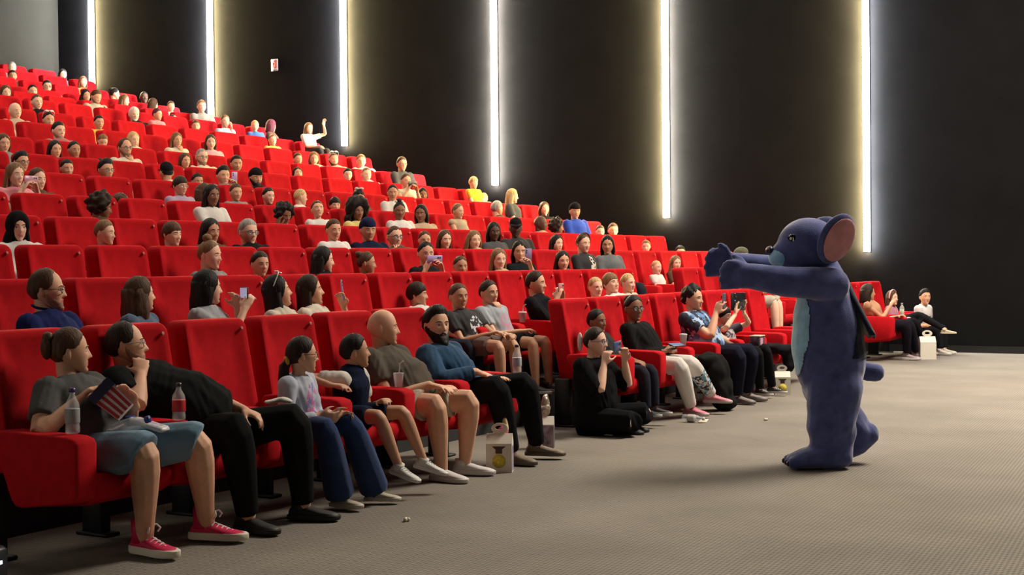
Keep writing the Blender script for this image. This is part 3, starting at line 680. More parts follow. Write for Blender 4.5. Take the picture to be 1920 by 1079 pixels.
# ---------------------------------------------------------------- the audience in the rows: (x, y, floor), head, hip, options
CROWD = [
((-22.21, 19.11, 4.44), 'm', 'bald man in the topmost row, against the grey rear wall', {'hair': ('buzz', 'g'), 'top': (0.22, 0.22, 0.22), 'skin': 'p', 'head': (-0.08, 0, 0.958), 'hip': (0.149, 0, 0.45)}),
((-21.06, 18.14, 4.14), 't', 'dark haired teen one row below the bald man by the rear wall', {'hair': ('short', 'k'), 'top': (0.1, 0.055, 0.035), 'skin': 'b', 'head': (-0.08, 0, 0.891), 'hip': (0.11, 0, 0.45)}),
((-22.21, 20.41, 4.44), 'w', 'woman with long dark hair in the topmost row beside the leftmost light strip', {'hair': ('long', 'k'), 'top': (0.07, 0.07, 0.075), 'skin': 'p', 'head': (-0.08, 0, 0.969), 'hip': (0.029, 0, 0.45)}),
((-21.06, 19.88, 4.14), 'w', 'blonde woman in orange below the leftmost light strip', {'hair': ('bob', 'l'), 'top': (0.6, 0.2, 0.05), 'skin': 'p', 'head': (-0.08, 0, 0.971), 'hip': (0.022, 0, 0.45)}),
((-17.63, 15.05, 3.19), 'w', 'woman in white at the left edge, twelfth row up', {'hair': ('bob', 'b'), 'top': (0.62, 0.6, 0.57), 'skin': 'p', 'head': (-0.08, 0, 0.967), 'hip': (0.038, 0, 0.45)}),
((-18.77, 16.59, 3.46), 'w', 'black haired woman partly hidden behind a bald man in black, upper left', {'hair': ('bun', 'k'), 'top': (0.012, 0.012, 0.014), 'skin': 'a', 'head': (-0.08, 0, 0.955), 'hip': (0.07, 0, 0.45)}),
((-16.48, 14.65, 2.92), 'm', 'bald pale man in black top, upper left block', {'hair': ('buzz', 'b'), 'top': (0.012, 0.012, 0.014), 'skin': 'p', 'sleeve': 'l', 'head': (-0.08, 0, 0.969), 'hip': (0.13, 0, 0.45)}),
((-19.92, 17.94, 3.79), 'm', 'man in khaki shirt with dark hair and hand at chin, upper left rows', {'hair': ('short', 'k'), 'top': (0.22, 0.21, 0.16), 'skin': 'a', 'R': 'chin', 'bottom': (0.03, 0.05, 0.1), 'glasses': (0.012, 0.012, 0.014), 'head': (-0.08, 0, 0.934), 'hip': (0.18, 0, 0.45)}),
((-18.77, 17.79, 3.46), 'w', 'woman with dark curls just left of the bearded man with the strap', {'hair': ('wavy', 'k'), 'top': (0.1, 0.055, 0.035), 'skin': 'b', 'head': (-0.08, 0, 1.003), 'hip': (-0.02, 0, 0.469)}),
((-17.63, 16.94, 3.19), 'm', 'bearded man in beige shirt with black strap across the chest', {'hair': ('short', 'b'), 'beard': (0.006, 'b'), 'top': (0.42, 0.37, 0.28), 'skin': 'a', 'strap': (0.012, 0.012, 0.014), 'hp': -0.4, 'hy': -5, 'sleeve': 's', 'head': (-0.08, 0, 1.089), 'hip': (-0.02, 0, 0.514)}),
((-19.92, 19.61, 3.79), 'w', 'woman with dark hair turned aside near the leftmost light strip', {'hair': ('bun', 'k'), 'top': (0.1, 0.055, 0.035), 'skin': 'a', 'hy': 60, 'head': (-0.08, 0, 0.979), 'hip': (-0.012, 0, 0.45)}),
((-18.77, 18.72, 3.46), 'w', 'woman with long light hair and white top, upper rows near the strip', {'hair': ('long', 'l'), 'top': (0.62, 0.6, 0.57), 'skin': 'p', 'hy': 20, 'head': (-0.08, 0, 1.009), 'hip': (-0.02, 0, 0.474)}),
((-19.92, 20.40, 3.79), 'm', 'dark skinned man in black sitting high up near the wall', {'hair': ('buzz', 'k'), 'top': (0.012, 0.012, 0.014), 'skin': 'd', 'head': (-0.08, 0, 0.985), 'hip': (0.099, 0, 0.45)}),
((-18.77, 19.46, 3.46), 'w', 'woman with brown hair hiding her face, cream top, upper rows', {'hair': ('bob', 'b'), 'top': (0.6, 0.53, 0.42), 'skin': 'a', 'hy': 75, 'head': (-0.08, 0, 1.011), 'hip': (-0.02, 0, 0.476)}),
((-18.77, 19.94, 3.46), 'c', 'small boy at the end of the thirteenth row up', {'hair': ('short', 'b'), 'top': (0.6, 0.53, 0.42), 'skin': 'a', 'head': (-0.08, 0, 1.015), 'hip': (-0.02, 0, 0.59)}),
((-17.63, 19.54, 3.19), 'm', 'fair haired man in grey shirt left of the second light strip', {'hair': ('short', 'l'), 'top': (0.25, 0.24, 0.22), 'skin': 'p', 'head': (-0.08, 0, 1.172), 'hip': (-0.02, 0, 0.597)}),
((-15.33, 13.25, 2.58), 'm', 'large bald man at the left, tenth row up', {'hair': ('none', 'b'), 'top': (0.5, 0.36, 0.27), 'skin': 'p', 'sleeve': 'n', 'head': (-0.08, 0, 0.971), 'hip': (0.127, 0, 0.45)}),
((-15.33, 13.84, 2.58), 'w', 'woman with sunglasses pushed up on dark hair, tenth row up', {'hair': ('pulled', 'k'), 'hat': ('sunglasses', (0.7, 0.7, 0.72)), 'top': (0.1, 0.055, 0.035), 'skin': 'a', 'head': (-0.08, 0, 0.897), 'hip': (0.17, 0, 0.45)}),
((-14.19, 12.98, 2.25), 'm', 'man with short dark hair and chin beard, arm along the seat back', {'hair': ('short', 'k'), 'beard': (0.004, 'k'), 'top': (0.35, 0.12, 0.12), 'skin': 'p', 'head': (-0.08, 0, 0.942), 'hip': (0.173, 0, 0.45)}),
((-15.33, 14.79, 2.58), 'c', 'boy in yellow shirt with dark hair, upper left rows', {'hair': ('short', 'k'), 'top': (0.6, 0.42, 0.06), 'skin': 'a', 'head': (-0.08, 0, 0.946), 'hip': (-0.02, 0, 0.521)}),
((-14.19, 13.76, 2.25), 's', 'fair haired small child hidden to the crown, below the boy in yellow', {'hair': ('short', 'l'), 'top': (0.6, 0.53, 0.42), 'skin': 'p', 'hp': -0.5, 'head': (-0.08, 0, 0.865), 'hip': (-0.02, 0, 0.52)}),
((-16.48, 16.66, 2.92), 'm', 'white haired man in black shirt, upper rows', {'hair': ('short', 'w'), 'top': (0.012, 0.012, 0.014), 'skin': 'p', 'beard': (0.004, 'w'), 'bottom': (0.25, 0.22, 0.18), 'head': (-0.08, 0, 0.964), 'hip': (0.139, 0, 0.45)}),
((-16.48, 17.19, 2.92), 'c', 'child in pink shirt next to the white haired man', {'hair': ('short', 'r'), 'top': (0.72, 0.22, 0.24), 'skin': 'a', 'hy': 10, 'head': (-0.08, 0, 1.012), 'hip': (-0.02, 0, 0.586)}),
((-17.63, 18.77, 3.19), 'm', 'balding man behind the child in pink', {'hair': ('recede', 'k'), 'top': (0.22, 0.22, 0.22), 'skin': 'a', 'hy': 10, 'head': (-0.08, 0, 0.83), 'hip': (0.18, 0, 0.45)}),
((-16.48, 18.12, 2.92), 'c', 'boy in blue top below the fair man in grey', {'hair': ('short', 'b'), 'top': (0.03, 0.08, 0.3), 'skin': 'a', 'head': (-0.08, 0, 0.892), 'hip': (-0.02, 0, 0.467)}),
((-16.48, 18.87, 2.92), 'w', 'woman in light blue top raising a hand, right of the second light strip', {'hair': ('bun', 'l'), 'top': (0.35, 0.45, 0.6), 'skin': 'p', 'L': 'cheek', 'head': (-0.08, 0, 1.039), 'hip': (-0.02, 0, 0.505)}),
((-16.48, 19.68, 2.92), 'c', 'fair haired boy in a printed blue shirt near the wall', {'hair': ('short', 'y'), 'top': (0.03, 0.12, 0.38), 'skin': 'a', 'topprint': ((0.55, 0.2, 0.3), (0.1, -0.04, -0.3), (0.1, 0.12, 0.1)), 'head': (-0.08, 0, 1.021), 'hip': (-0.02, 0, 0.595)}),
((-16.48, 20.14, 2.92), 'w', 'woman with dark red hair behind the fair boy in blue', {'hair': ('bob', 'r'), 'top': (0.1, 0.055, 0.035), 'skin': 'a', 'hy': 80, 'head': (-0.08, 0, 1.068), 'hip': (-0.02, 0, 0.533)}),
((-15.33, 18.77, 2.58), 'c', 'nearly bald child in yellow shirt, tenth row up', {'hair': ('buzz', 'l'), 'top': (0.6, 0.4, 0.12), 'skin': 'p', 'head': (-0.08, 0, 0.979), 'hip': (-0.02, 0, 0.553)}),
((-15.33, 19.78, 2.58), 'c', 'girl in white t-shirt standing near the wall with raised hand', {'hair': ('long', 'l'), 'top': (0.62, 0.6, 0.57), 'skin': 'p', 'L': 'up', 'hy': -20, 'head': (-0.08, 0, 1.263), 'hip': (-0.02, 0, 0.838)}),
((-14.19, 15.20, 2.25), 't', 'girl with fair hair and bare shoulders, ninth row up', {'hair': ('long', 'l'), 'top': (0.6, 0.53, 0.42), 'skin': 'a', 'sleeve': 'n', 'L': 'chin', 'head': (-0.08, 0, 0.985), 'hip': (-0.02, 0, 0.49)}),
((-14.19, 15.93, 2.25), 'w', 'woman with brown hair and pink top, ninth row up', {'hair': ('bob', 'b'), 'top': (0.6, 0.35, 0.38), 'skin': 'p', 'head': (-0.08, 0, 1.006), 'hip': (-0.02, 0, 0.472)}),
((-14.19, 14.33, 2.25), 'w', 'blonde woman behind the bearded man with glasses, ninth row up', {'hair': ('bob', 'y'), 'top': (0.6, 0.53, 0.42), 'skin': 'p', 'head': (-0.08, 0, 0.921), 'hip': (0.135, 0, 0.45)}),
((-13.04, 13.03, 1.90), 'm', 'man with glasses and dark beard, hand at his chin, eighth row up', {'hair': ('recede', 'b'), 'beard': (0.006, 'k'), 'glasses': (0.012, 0.012, 0.014), 'top': (0.6, 0.53, 0.42), 'skin': 'a', 'L': 'chin', 'head': (-0.08, 0, 1.011), 'hip': (0.028, 0, 0.45)}),
((-13.04, 11.10, 1.90), 'w', 'woman at the left edge, eighth row up', {'hair': ('bob', 'b'), 'top': (0.22, 0.22, 0.22), 'skin': 'a', 'head': (-0.08, 0, 0.928), 'hip': (0.124, 0, 0.45)}),
((-13.04, 11.78, 1.90), 't', 'girl with straight black hair, left of two dark haired girls', {'hair': ('long', 'k'), 'top': (0.4, 0.02, 0.02), 'skin': 'a', 'head': (0.02, 0, 0.901), 'hip': (0.193, 0, 0.45)}),
((-13.04, 12.26, 1.90), 't', 'dark haired girl with ear showing, right of two girls in the eighth row', {'hair': ('pulled', 'k'), 'top': (0.4, 0.02, 0.02), 'skin': 'b', 'head': (-0.17, 0, 0.936), 'hip': (-0.02, 0, 0.45)}),
((-13.04, 14.02, 1.90), 'c', 'girl with brown hair around her face, eighth row up', {'hair': ('long', 'b'), 'top': (0.45, 0.34, 0.22), 'skin': 'a', 'hy': -20, 'head': (0.02, 0, 0.901), 'hip': (0.02, 0, 0.476)}),
((-13.04, 14.55, 1.90), 'm', 'bald man with glasses and beard in beige shirt, eighth row up', {'hair': ('buzz', 'g'), 'beard': (0.005, 'b'), 'glasses': (0.1, 0.055, 0.035), 'top': (0.6, 0.53, 0.42), 'skin': 'p', 'head': (-0.16, 0, 0.994), 'hip': (-0.001, 0, 0.45)}),
((-13.04, 15.18, 1.90), 'm', 'man in black with dark hair, eighth row up', {'hair': ('short', 'k'), 'top': (0.012, 0.012, 0.014), 'skin': 'b', 'sleeve': 'l', 'head': (-0.08, 0, 0.931), 'hip': (0.18, 0, 0.45)}),
((-14.19, 18.02, 2.25), 'c', 'child with brown hair alone in front of a seat, ninth row up', {'hair': ('short', 'b'), 'top': (0.4, 0.02, 0.02), 'skin': 'a', 'hy': -25, 'head': (-0.08, 0, 0.877), 'hip': (-0.02, 0, 0.452)}),
((-14.19, 18.45, 2.25), 'w', 'woman with light brown hair beside the man with sunglasses on his head', {'hair': ('bob', 'l'), 'top': (0.45, 0.34, 0.22), 'skin': 'a', 'head': (-0.08, 0, 0.911), 'hip': (0.15, 0, 0.45)}),
((-14.19, 18.99, 2.25), 'm', 'bearded man in beige shirt with sunglasses on his head', {'hair': ('buzz', 'b'), 'beard': (0.007, 'b'), 'hat': ('sunglasses', (0.6, 0.6, 0.62)), 'top': (0.45, 0.34, 0.22), 'skin': 'a', 'head': (-0.08, 0, 0.929), 'hip': (0.18, 0, 0.45)}),
((-14.19, 19.79, 2.25), 'm', 'grey haired person under the third light strip from the left', {'hair': ('short', 'l'), 'top': (0.6, 0.53, 0.42), 'skin': 'a', 'head': (-0.08, 0, 0.949), 'hip': (0.163, 0, 0.45)}),
((-11.90, 10.37, 1.59), 't', 'boy with black hair and glasses at the left, seventh row up', {'hair': ('quiff', 'k'), 'glasses': (0.012, 0.012, 0.014), 'top': (0.012, 0.012, 0.014), 'skin': 'a', 'head': (-0.08, 0, 0.93), 'hip': (0.019, 0, 0.45)}),
((-10.75, 9.21, 1.29), 'w', 'woman with light brown hair raising a pink phone at the left edge', {'hair': ('long', 'l'), 'top': (0.62, 0.22, 0.26), 'skin': 'p', 'R': 'phone', 'L': 'phone', 'phone': ((0.55, 0.3, 0.42),), 'head': (0.02, 0, 0.981), 'hip': (0.072, 0, 0.45)}),
((-10.75, 9.64, 1.29), 'w', 'woman with her hair tied back beside the woman with the pink phone', {'hair': ('pulled', 'b'), 'top': (0.1, 0.055, 0.035), 'skin': 'p', 'head': (-0.16, 0, 0.963), 'hip': (-0.02, 0, 0.45)}),
((-11.90, 11.01, 1.59), 'c', 'boy with black hair in the seventh row, left part', {'hair': ('short', 'k'), 'top': (0.1, 0.055, 0.035), 'skin': 'a', 'head': (-0.08, 0, 0.892), 'hip': (-0.02, 0, 0.466)}),
((-11.90, 11.59, 1.59), 'm', 'young man with glasses and swept black hair, seventh row up', {'hair': ('quiff', 'k'), 'glasses': (0.1, 0.055, 0.035), 'top': (0.1, 0.055, 0.035), 'skin': 'a', 'head': (-0.08, 0, 0.911), 'hip': (0.18, 0, 0.45)}),
((-13.04, 12.59, 1.90), 's', 'child with black hair hidden behind the young man with glasses', {'hair': ('short', 'k'), 'top': (0.012, 0.012, 0.014), 'skin': 'c', 'head': (-0.08, 0, 0.749), 'hip': (0.066, 0, 0.45)}),
((-11.90, 12.58, 1.59), 'm', 'man in a black cap turning his head away, seventh row up', {'hair': ('buzz', 'k'), 'hat': ('cap', (0.012, 0.012, 0.014)), 'top': (0.62, 0.6, 0.57), 'skin': 'a', 'hy': 150, 'head': (-0.08, 0, 0.933), 'hip': (0.18, 0, 0.45)}),
((-11.90, 13.12, 1.59), 'c', 'dark haired child behind the girl with long black hair', {'hair': ('short', 'k'), 'top': (0.012, 0.012, 0.014), 'skin': 'b', 'head': (-0.08, 0, 0.848), 'hip': (0.047, 0, 0.45)}),
((-11.90, 13.60, 1.59), 'm', 'dark haired man holding up a lilac phone, seventh row up', {'hair': ('quiff', 'k'), 'top': (0.22, 0.22, 0.22), 'skin': 'a', 'L': 'phone', 'R': 'lap', 'phone': ((0.42, 0.34, 0.62),), 'head': (-0.08, 0, 0.946), 'hip': (0.167, 0, 0.45)}),
((-11.90, 14.24, 1.59), 'm', 'man with black beard and dark cap, seventh row up', {'hair': ('buzz', 'k'), 'beard': (0.012, 'k'), 'hat': ('beanie', (0.012, 0.012, 0.014)), 'top': (0.012, 0.012, 0.014), 'skin': 'b', 'head': (-0.08, 0, 0.951), 'hip': (0.16, 0, 0.45)}),
((-13.04, 16.56, 1.90), 't', 'girl with dark hair and pink top, head tilted back', {'hair': ('long', 'k'), 'top': (0.62, 0.35, 0.4), 'skin': 'a', 'hp': 0.3, 'head': (-0.08, 0, 0.851), 'hip': (0.166, 0, 0.45)}),
((-13.04, 17.83, 1.90), 'c', 'child with dark hair low in the seat, beside a pale man near the wall', {'hair': ('short', 'k'), 'top': (0.62, 0.6, 0.57), 'skin': 'p', 'head': (-0.08, 0, 0.913), 'hip': (-0.02, 0, 0.488)}),
((-13.04, 18.33, 1.90), 'm', 'pale man with cropped fair hair, eighth row up near the wall', {'hair': ('buzz', 'l'), 'top': (0.62, 0.6, 0.57), 'skin': 'p', 'head': (-0.08, 0, 0.943), 'hip': (0.171, 0, 0.45)}),
((-13.04, 19.36, 1.90), 'm', 'man with glasses in dark jacket at the end of the eighth row', {'hair': ('short', 'b'), 'glasses': (0.1, 0.055, 0.035), 'top': (0.07, 0.07, 0.075), 'skin': 'a', 'sleeve': 'l', 'hy': -30, 'head': (-0.08, 0, 1.175), 'hip': (-0.02, 0, 0.6)}),
((-11.90, 17.78, 1.59), 'w', 'person hiding the face behind a dark phone held in both hands', {'hair': ('pulled', 'b'), 'top': (0.6, 0.53, 0.42), 'skin': 'a', 'sleeve': 'n', 'L': 'phone', 'R': 'phone', 'phone': ((0.05, 0.045, 0.04),), 'hy': -30, 'head': (-0.08, 0, 1.078), 'hip': (-0.02, 0, 0.543)}),
((-10.75, 11.58, 1.29), 't', 'young woman with glasses and lilac top, short dark hair', {'hair': ('fringe', 'd'), 'glasses': (0.45, 0.34, 0.22), 'top': (0.38, 0.3, 0.42), 'skin': 'a', 'head': (-0.08, 0, 0.983), 'hip': (-0.02, 0, 0.489)}),
((-10.75, 11.97, 1.29), 'w', 'woman in profile with brown hair, behind the girl with long black hair', {'hair': ('bob', 'b'), 'top': (0.1, 0.055, 0.035), 'skin': 'p', 'hy': 40, 'head': (-0.08, 0, 0.915), 'hip': (0.144, 0, 0.45)}),
((-10.75, 12.51, 1.29), 'c', 'child in grey behind the long black haired girl in white', {'hair': ('short', 'b'), 'top': (0.22, 0.22, 0.22), 'skin': 'a', 'head': (-0.08, 0, 0.946), 'hip': (-0.02, 0, 0.52)}),
((-10.75, 13.10, 1.29), 'c', 'boy with short black hair and open mouth, sixth row up', {'hair': ('short', 'k'), 'top': (0.012, 0.012, 0.014), 'skin': 'p', 'head': (-0.08, 0, 0.926), 'hip': (-0.02, 0, 0.501)}),
((-10.75, 13.72, 1.29), 'c', 'pale fair haired boy facing away, sixth row up', {'hair': ('buzz', 'y'), 'top': (0.62, 0.6, 0.57), 'skin': 'p', 'hy': 60, 'head': (-0.08, 0, 0.942), 'hip': (-0.02, 0, 0.517)}),
((-10.75, 14.43, 1.29), 'c', 'boy with black fringe behind the girl with the big afro', {'hair': ('fringe', 'k'), 'top': (0.012, 0.012, 0.014), 'skin': 'a', 'head': (-0.08, 0, 0.862), 'hip': (0.009, 0, 0.45)}),
((-10.75, 14.95, 1.29), 'w', 'woman with black hair and hair clip behind the girl with the afro', {'hair': ('bun', 'k'), 'hat': ('bow', (0.6, 0.5, 0.5)), 'top': (0.1, 0.055, 0.035), 'skin': 'b', 'hp': -0.5, 'head': (-0.08, 0, 0.978), 'hip': (-0.01, 0, 0.45)}),
((-10.75, 15.75, 1.29), 't', 'girl in white t-shirt with dark hair tied up, sixth row up', {'hair': ('bun', 'k'), 'top': (0.62, 0.6, 0.57), 'skin': 'b', 'R': 'lap', 'head': (-0.08, 0, 1.074), 'hip': (-0.02, 0, 0.58)}),
((-11.90, 18.25, 1.59), 't', 'girl with long black hair and dark skin, low in the seat, seventh row', {'hair': ('long', 'k'), 'top': (0.012, 0.012, 0.014), 'skin': 'c', 'head': (-0.08, 0, 0.882), 'hip': (0.125, 0, 0.45)}),
((-11.90, 19.80, 1.59), 'c', 'fair haired boy in yellow t-shirt standing near the wall', {'hair': ('fringe', 'y'), 'top': (0.62, 0.38, 0.03), 'skin': 'p', 'hy': -25, 'head': (-0.08, 0, 1.147), 'hip': (-0.02, 0, 0.722)}),
((-11.90, 20.14, 1.59), 's', 'small blond child beside the boy in yellow', {'hair': ('short', 'y'), 'top': (0.6, 0.53, 0.42), 'skin': 'p', 'head': (-0.08, 0, 0.893), 'hip': (-0.02, 0, 0.548)}),
((-10.75, 18.60, 1.29), 'm', 'grey haired man turned away below the fourth light strip', {'hair': ('short', 'g'), 'top': (0.1, 0.055, 0.035), 'skin': 'a', 'hy': 70, 'head': (-0.08, 0, 0.941), 'hip': (0.175, 0, 0.45)}),
((-10.75, 19.08, 1.29), 'w', 'woman with long blonde hair beside the fourth light strip', {'hair': ('long', 'y'), 'top': (0.07, 0.07, 0.075), 'skin': 'p', 'hy': 40, 'head': (-0.08, 0, 1.158), 'hip': (-0.02, 0, 0.623)}),
((-10.75, 20.15, 1.29), 'w', 'woman with dark hair at the wall end of the sixth row', {'hair': ('bob', 'b'), 'top': (0.012, 0.012, 0.014), 'skin': 'a', 'hy': -40, 'head': (-0.08, 0, 0.988), 'hip': (-0.02, 0, 0.453)}),
((-9.60, 9.30, 0.99), 'w', 'person with a head of dark brown curls leaning in, left part', {'hair': ('curly', 'd'), 'top': (0.1, 0.055, 0.035), 'skin': 'c', 'hy': 50, 'hp': -0.2, 'head': (-0.08, 0, 0.94), 'hip': (0.102, 0, 0.45)}),
((-10.75, 10.48, 1.29), 'm', 'balding man with glasses bending down beside the curly haired person', {'hair': ('recede', 'b'), 'glasses': (0.012, 0.012, 0.014), 'top': (0.012, 0.012, 0.014), 'skin': 'b', 'hp': -0.6, 'sleeve': 'l', 'head': (0.11, 0, 0.733), 'hip': (0.22, 0, 0.45)}),
((-9.60, 10.65, 0.99), 't', 'girl with long black hair and white top leaning forward', {'hair': ('vlong', 'k'), 'top': (0.62, 0.6, 0.57), 'skin': 'c', 'L': 'clasp', 'R': 'clasp', 'hy': -15, 'head': (0.06, 0, 1.096), 'hip': (0.06, 0, 0.602)}),
((-9.60, 11.97, 0.99), 't', 'girl with dark curls and cream top, hand in her hair', {'hair': ('curly', 'k'), 'top': (0.6, 0.53, 0.42), 'skin': 'c', 'hp': -0.35, 'R': 'cheek', 'head': (-0.08, 0, 0.942), 'hip': (-0.02, 0, 0.45)}),
((-9.60, 12.57, 0.99), 'c', 'boy in white hooded top looking up, fifth row up', {'hair': ('short', 'b'), 'top': (0.62, 0.6, 0.57), 'skin': 'a', 'sleeve': 'l', 'hp': 0.25, 'head': (-0.08, 0, 1.012), 'hip': (-0.02, 0, 0.587)}),
((-9.60, 13.33, 0.99), 't', 'girl with a very large dark afro and yellow top', {'hair': ('afro', 'k'), 'top': (0.6, 0.48, 0.18), 'skin': 'c', 'hy': -25, 'head': (-0.08, 0, 1.016), 'hip': (-0.02, 0, 0.521)}),
((-9.60, 14.22, 0.99), 't', 'girl in white top with a dark bun and white bow', {'hair': ('topbun', 'k'), 'hat': ('bow', (0.62, 0.6, 0.57)), 'top': (0.62, 0.6, 0.57), 'skin': 'c', 'head': (-0.08, 0, 1.045), 'hip': (-0.02, 0, 0.55)}),
((-9.60, 14.71, 0.99), 'w', 'woman with dark hair in beige top leaning to the girl with the bun', {'hair': ('bob', 'k'), 'top': (0.45, 0.34, 0.22), 'skin': 'c', 'hy': -70, 'head': (-0.08, 0, 1.027), 'hip': (-0.02, 0, 0.492)}),
((-9.60, 15.59, 0.99), 'c', 'child in beige vest with fair hair pulled back, fifth row', {'hair': ('pulled', 'l'), 'top': (0.45, 0.34, 0.22), 'skin': 'a', 'sleeve': 'n', 'hy': -10, 'head': (-0.08, 0, 1.081), 'hip': (-0.02, 0, 0.655)}),
((-9.60, 17.89, 0.99), 'm', 'bald dark skinned man, fifth row up on the right', {'hair': ('none', 'k'), 'top': (0.45, 0.25, 0.18), 'skin': 'd', 'hy': 20, 'head': (-0.08, 0, 0.966), 'hip': (0.135, 0, 0.45)}),
((-9.60, 18.41, 0.99), 'w', 'woman with wide dark hair in a grey top beside the bald man', {'hair': ('curly', 'd'), 'top': (0.22, 0.22, 0.22), 'skin': 'c', 'hy': 30, 'head': (-0.08, 0, 0.924), 'hip': (0.13, 0, 0.45)}),
((-9.60, 19.01, 0.99), 'm', 'man in black beanie and blue long sleeved shirt by the wall', {'hair': ('buzz', 'k'), 'hat': ('beanie', (0.012, 0.012, 0.014)), 'top': (0.03, 0.07, 0.4), 'skin': 'b', 'sleeve': 'l', 'head': (-0.08, 0, 1.183), 'hip': (-0.02, 0, 0.608)}),
((-9.60, 19.89, 0.99), 'c', 'fair child near the wall end of the fifth row', {'hair': ('short', 'b'), 'top': (0.6, 0.53, 0.42), 'skin': 'p', 'head': (-0.08, 0, 0.88), 'hip': (-0.02, 0, 0.455)}),
((-9.60, 20.37, 0.99), 'm', 'man with brown hair at the wall end of the fifth row', {'hair': ('short', 'b'), 'top': (0.1, 0.055, 0.035), 'skin': 'a', 'head': (-0.08, 0, 0.905), 'hip': (0.18, 0, 0.45)}),
((-8.46, 7.35, 0.73), 'w', 'woman in black headscarf and white top at the left', {'hair': None, 'hat': ('hijab', (0.012, 0.012, 0.014)), 'top': (0.62, 0.6, 0.57), 'skin': 'p', 'sleeve': 'l', 'hy': -25, 'head': (-0.08, 0, 0.953), 'hip': (0.074, 0, 0.45)}),
((-8.46, 8.24, 0.73), 'c', 'boy with short light brown hair, fourth row up at the left', {'hair': ('short', 'l'), 'top': (0.4, 0.02, 0.02), 'skin': 'p', 'hy': 20, 'head': (-0.08, 0, 0.922), 'hip': (-0.02, 0, 0.496)}),
((-8.46, 9.02, 0.73), 't', 'youth with brown hair, left of the dark haired woman in the fourth row', {'hair': ('fringe', 'b'), 'top': (0.1, 0.055, 0.035), 'skin': 'p', 'head': (-0.08, 0, 0.921), 'hip': (0.047, 0, 0.45)}),
((-8.46, 9.51, 0.73), 'w', 'woman with straight black hair, fourth row up beside a youth', {'hair': ('long', 'k'), 'top': (0.1, 0.055, 0.035), 'skin': 'b', 'head': (-0.08, 0, 0.953), 'hip': (0.074, 0, 0.45)}),
((-8.46, 10.03, 0.73), 'm', 'grey haired man with glasses, fourth row up', {'hair': ('short', 'g'), 'glasses': (0.07, 0.07, 0.075), 'top': (0.012, 0.012, 0.014), 'skin': 'p', 'sleeve': 'l', 'head': (-0.08, 0, 0.954), 'hip': (0.155, 0, 0.45)}),
((-8.46, 11.35, 0.73), 't', 'boy in white t-shirt with short brown hair, fourth row up', {'hair': ('short', 'b'), 'top': (0.62, 0.6, 0.57), 'skin': 'a', 'hy': -25, 'head': (-0.08, 0, 0.997), 'hip': (-0.02, 0, 0.502)}),
((-8.46, 11.95, 0.73), 'm', 'man in navy beanie and navy jacket', {'hair': ('buzz', 'k'), 'hat': ('beanie', (0.012, 0.016, 0.055)), 'top': (0.01, 0.014, 0.035), 'skin': 'b', 'sleeve': 'l', 'head': (-0.08, 0, 1.007), 'hip': (0.04, 0, 0.45)}),
((-8.46, 12.44, 0.73), 'm', 'man with glasses and cropped hair beside the navy beanie', {'hair': ('buzz', 'b'), 'glasses': (0.012, 0.012, 0.014), 'top': (0.1, 0.055, 0.035), 'skin': 'p', 'R': 'chin', 'head': (-0.08, 0, 0.944), 'hip': (0.17, 0, 0.45)}),
((-8.46, 13.04, 0.73), 'c', 'small girl with hair tied back, fourth row up', {'hair': ('pulled', 'b'), 'top': (0.4, 0.02, 0.02), 'skin': 'a', 'head': (-0.08, 0, 0.911), 'hip': (-0.02, 0, 0.486)}),
((-8.46, 13.46, 0.73), 't', 'smiling girl with brown hair, fourth row up', {'hair': ('long', 'b'), 'top': (0.1, 0.055, 0.035), 'skin': 'p', 'hy': -30, 'head': (-0.08, 0, 0.922), 'hip': (0.046, 0, 0.45)}),
((-8.46, 14.11, 0.73), 'w', 'woman with shoulder length fair brown hair, fourth row up', {'hair': ('wavy', 'l'), 'top': (0.45, 0.34, 0.22), 'skin': 'p', 'hy': -30, 'head': (-0.08, 0, 0.923), 'hip': (0.131, 0, 0.45)}),
((-8.46, 14.58, 0.73), 'w', 'dark skinned woman with black hair and grey top, left of the man in black cap', {'hair': ('bob', 'k'), 'top': (0.07, 0.07, 0.075), 'skin': 'd', 'head': (-0.08, 0, 1.031), 'hip': (-0.02, 0, 0.496)}),
((-8.46, 15.13, 0.73), 'm', 'man in black cap and black t-shirt with pale print', {'hair': ('buzz', 'k'), 'hat': ('cap', (0.012, 0.012, 0.014)), 'top': (0.012, 0.012, 0.014), 'skin': 'd', 'topprint': ((0.55, 0.5, 0.38), (0.05, 0.02, -0.36), (0.12, 0.1, 0.1)), 'head': (-0.08, 0, 1.087), 'hip': (-0.02, 0, 0.512)}),
((-8.46, 16.22, 0.73), 'w', 'woman with black hair behind the black cardigan woman', {'hair': ('long', 'k'), 'top': (0.1, 0.055, 0.035), 'skin': 'p', 'hy': -20, 'head': (-0.08, 0, 0.902), 'hip': (0.163, 0, 0.45)}),
((-8.46, 19.13, 0.73), 's', 'child with only the fair crown showing above a seat near the wall', {'hair': ('short', 'l'), 'top': (0.6, 0.53, 0.42), 'skin': 'p', 'head': (-0.08, 0, 0.879), 'hip': (-0.02, 0, 0.534)}),
((-8.46, 20.45, 0.73), 'm', 'man with dark hair behind the girl with long hair on the right', {'hair': ('short', 'k'), 'top': (0.4, 0.02, 0.02), 'skin': 'a', 'head': (-0.08, 0, 0.781), 'hip': (0.18, 0, 0.45)}),
((-7.31, 8.22, 0.47), 'w', 'fair haired woman with a bun, third row up', {'hair': ('topbun', 'l'), 'top': (0.22, 0.22, 0.22), 'skin': 'p', 'hy': 15, 'head': (-0.08, 0, 0.983), 'hip': (-0.02, 0, 0.45)}),
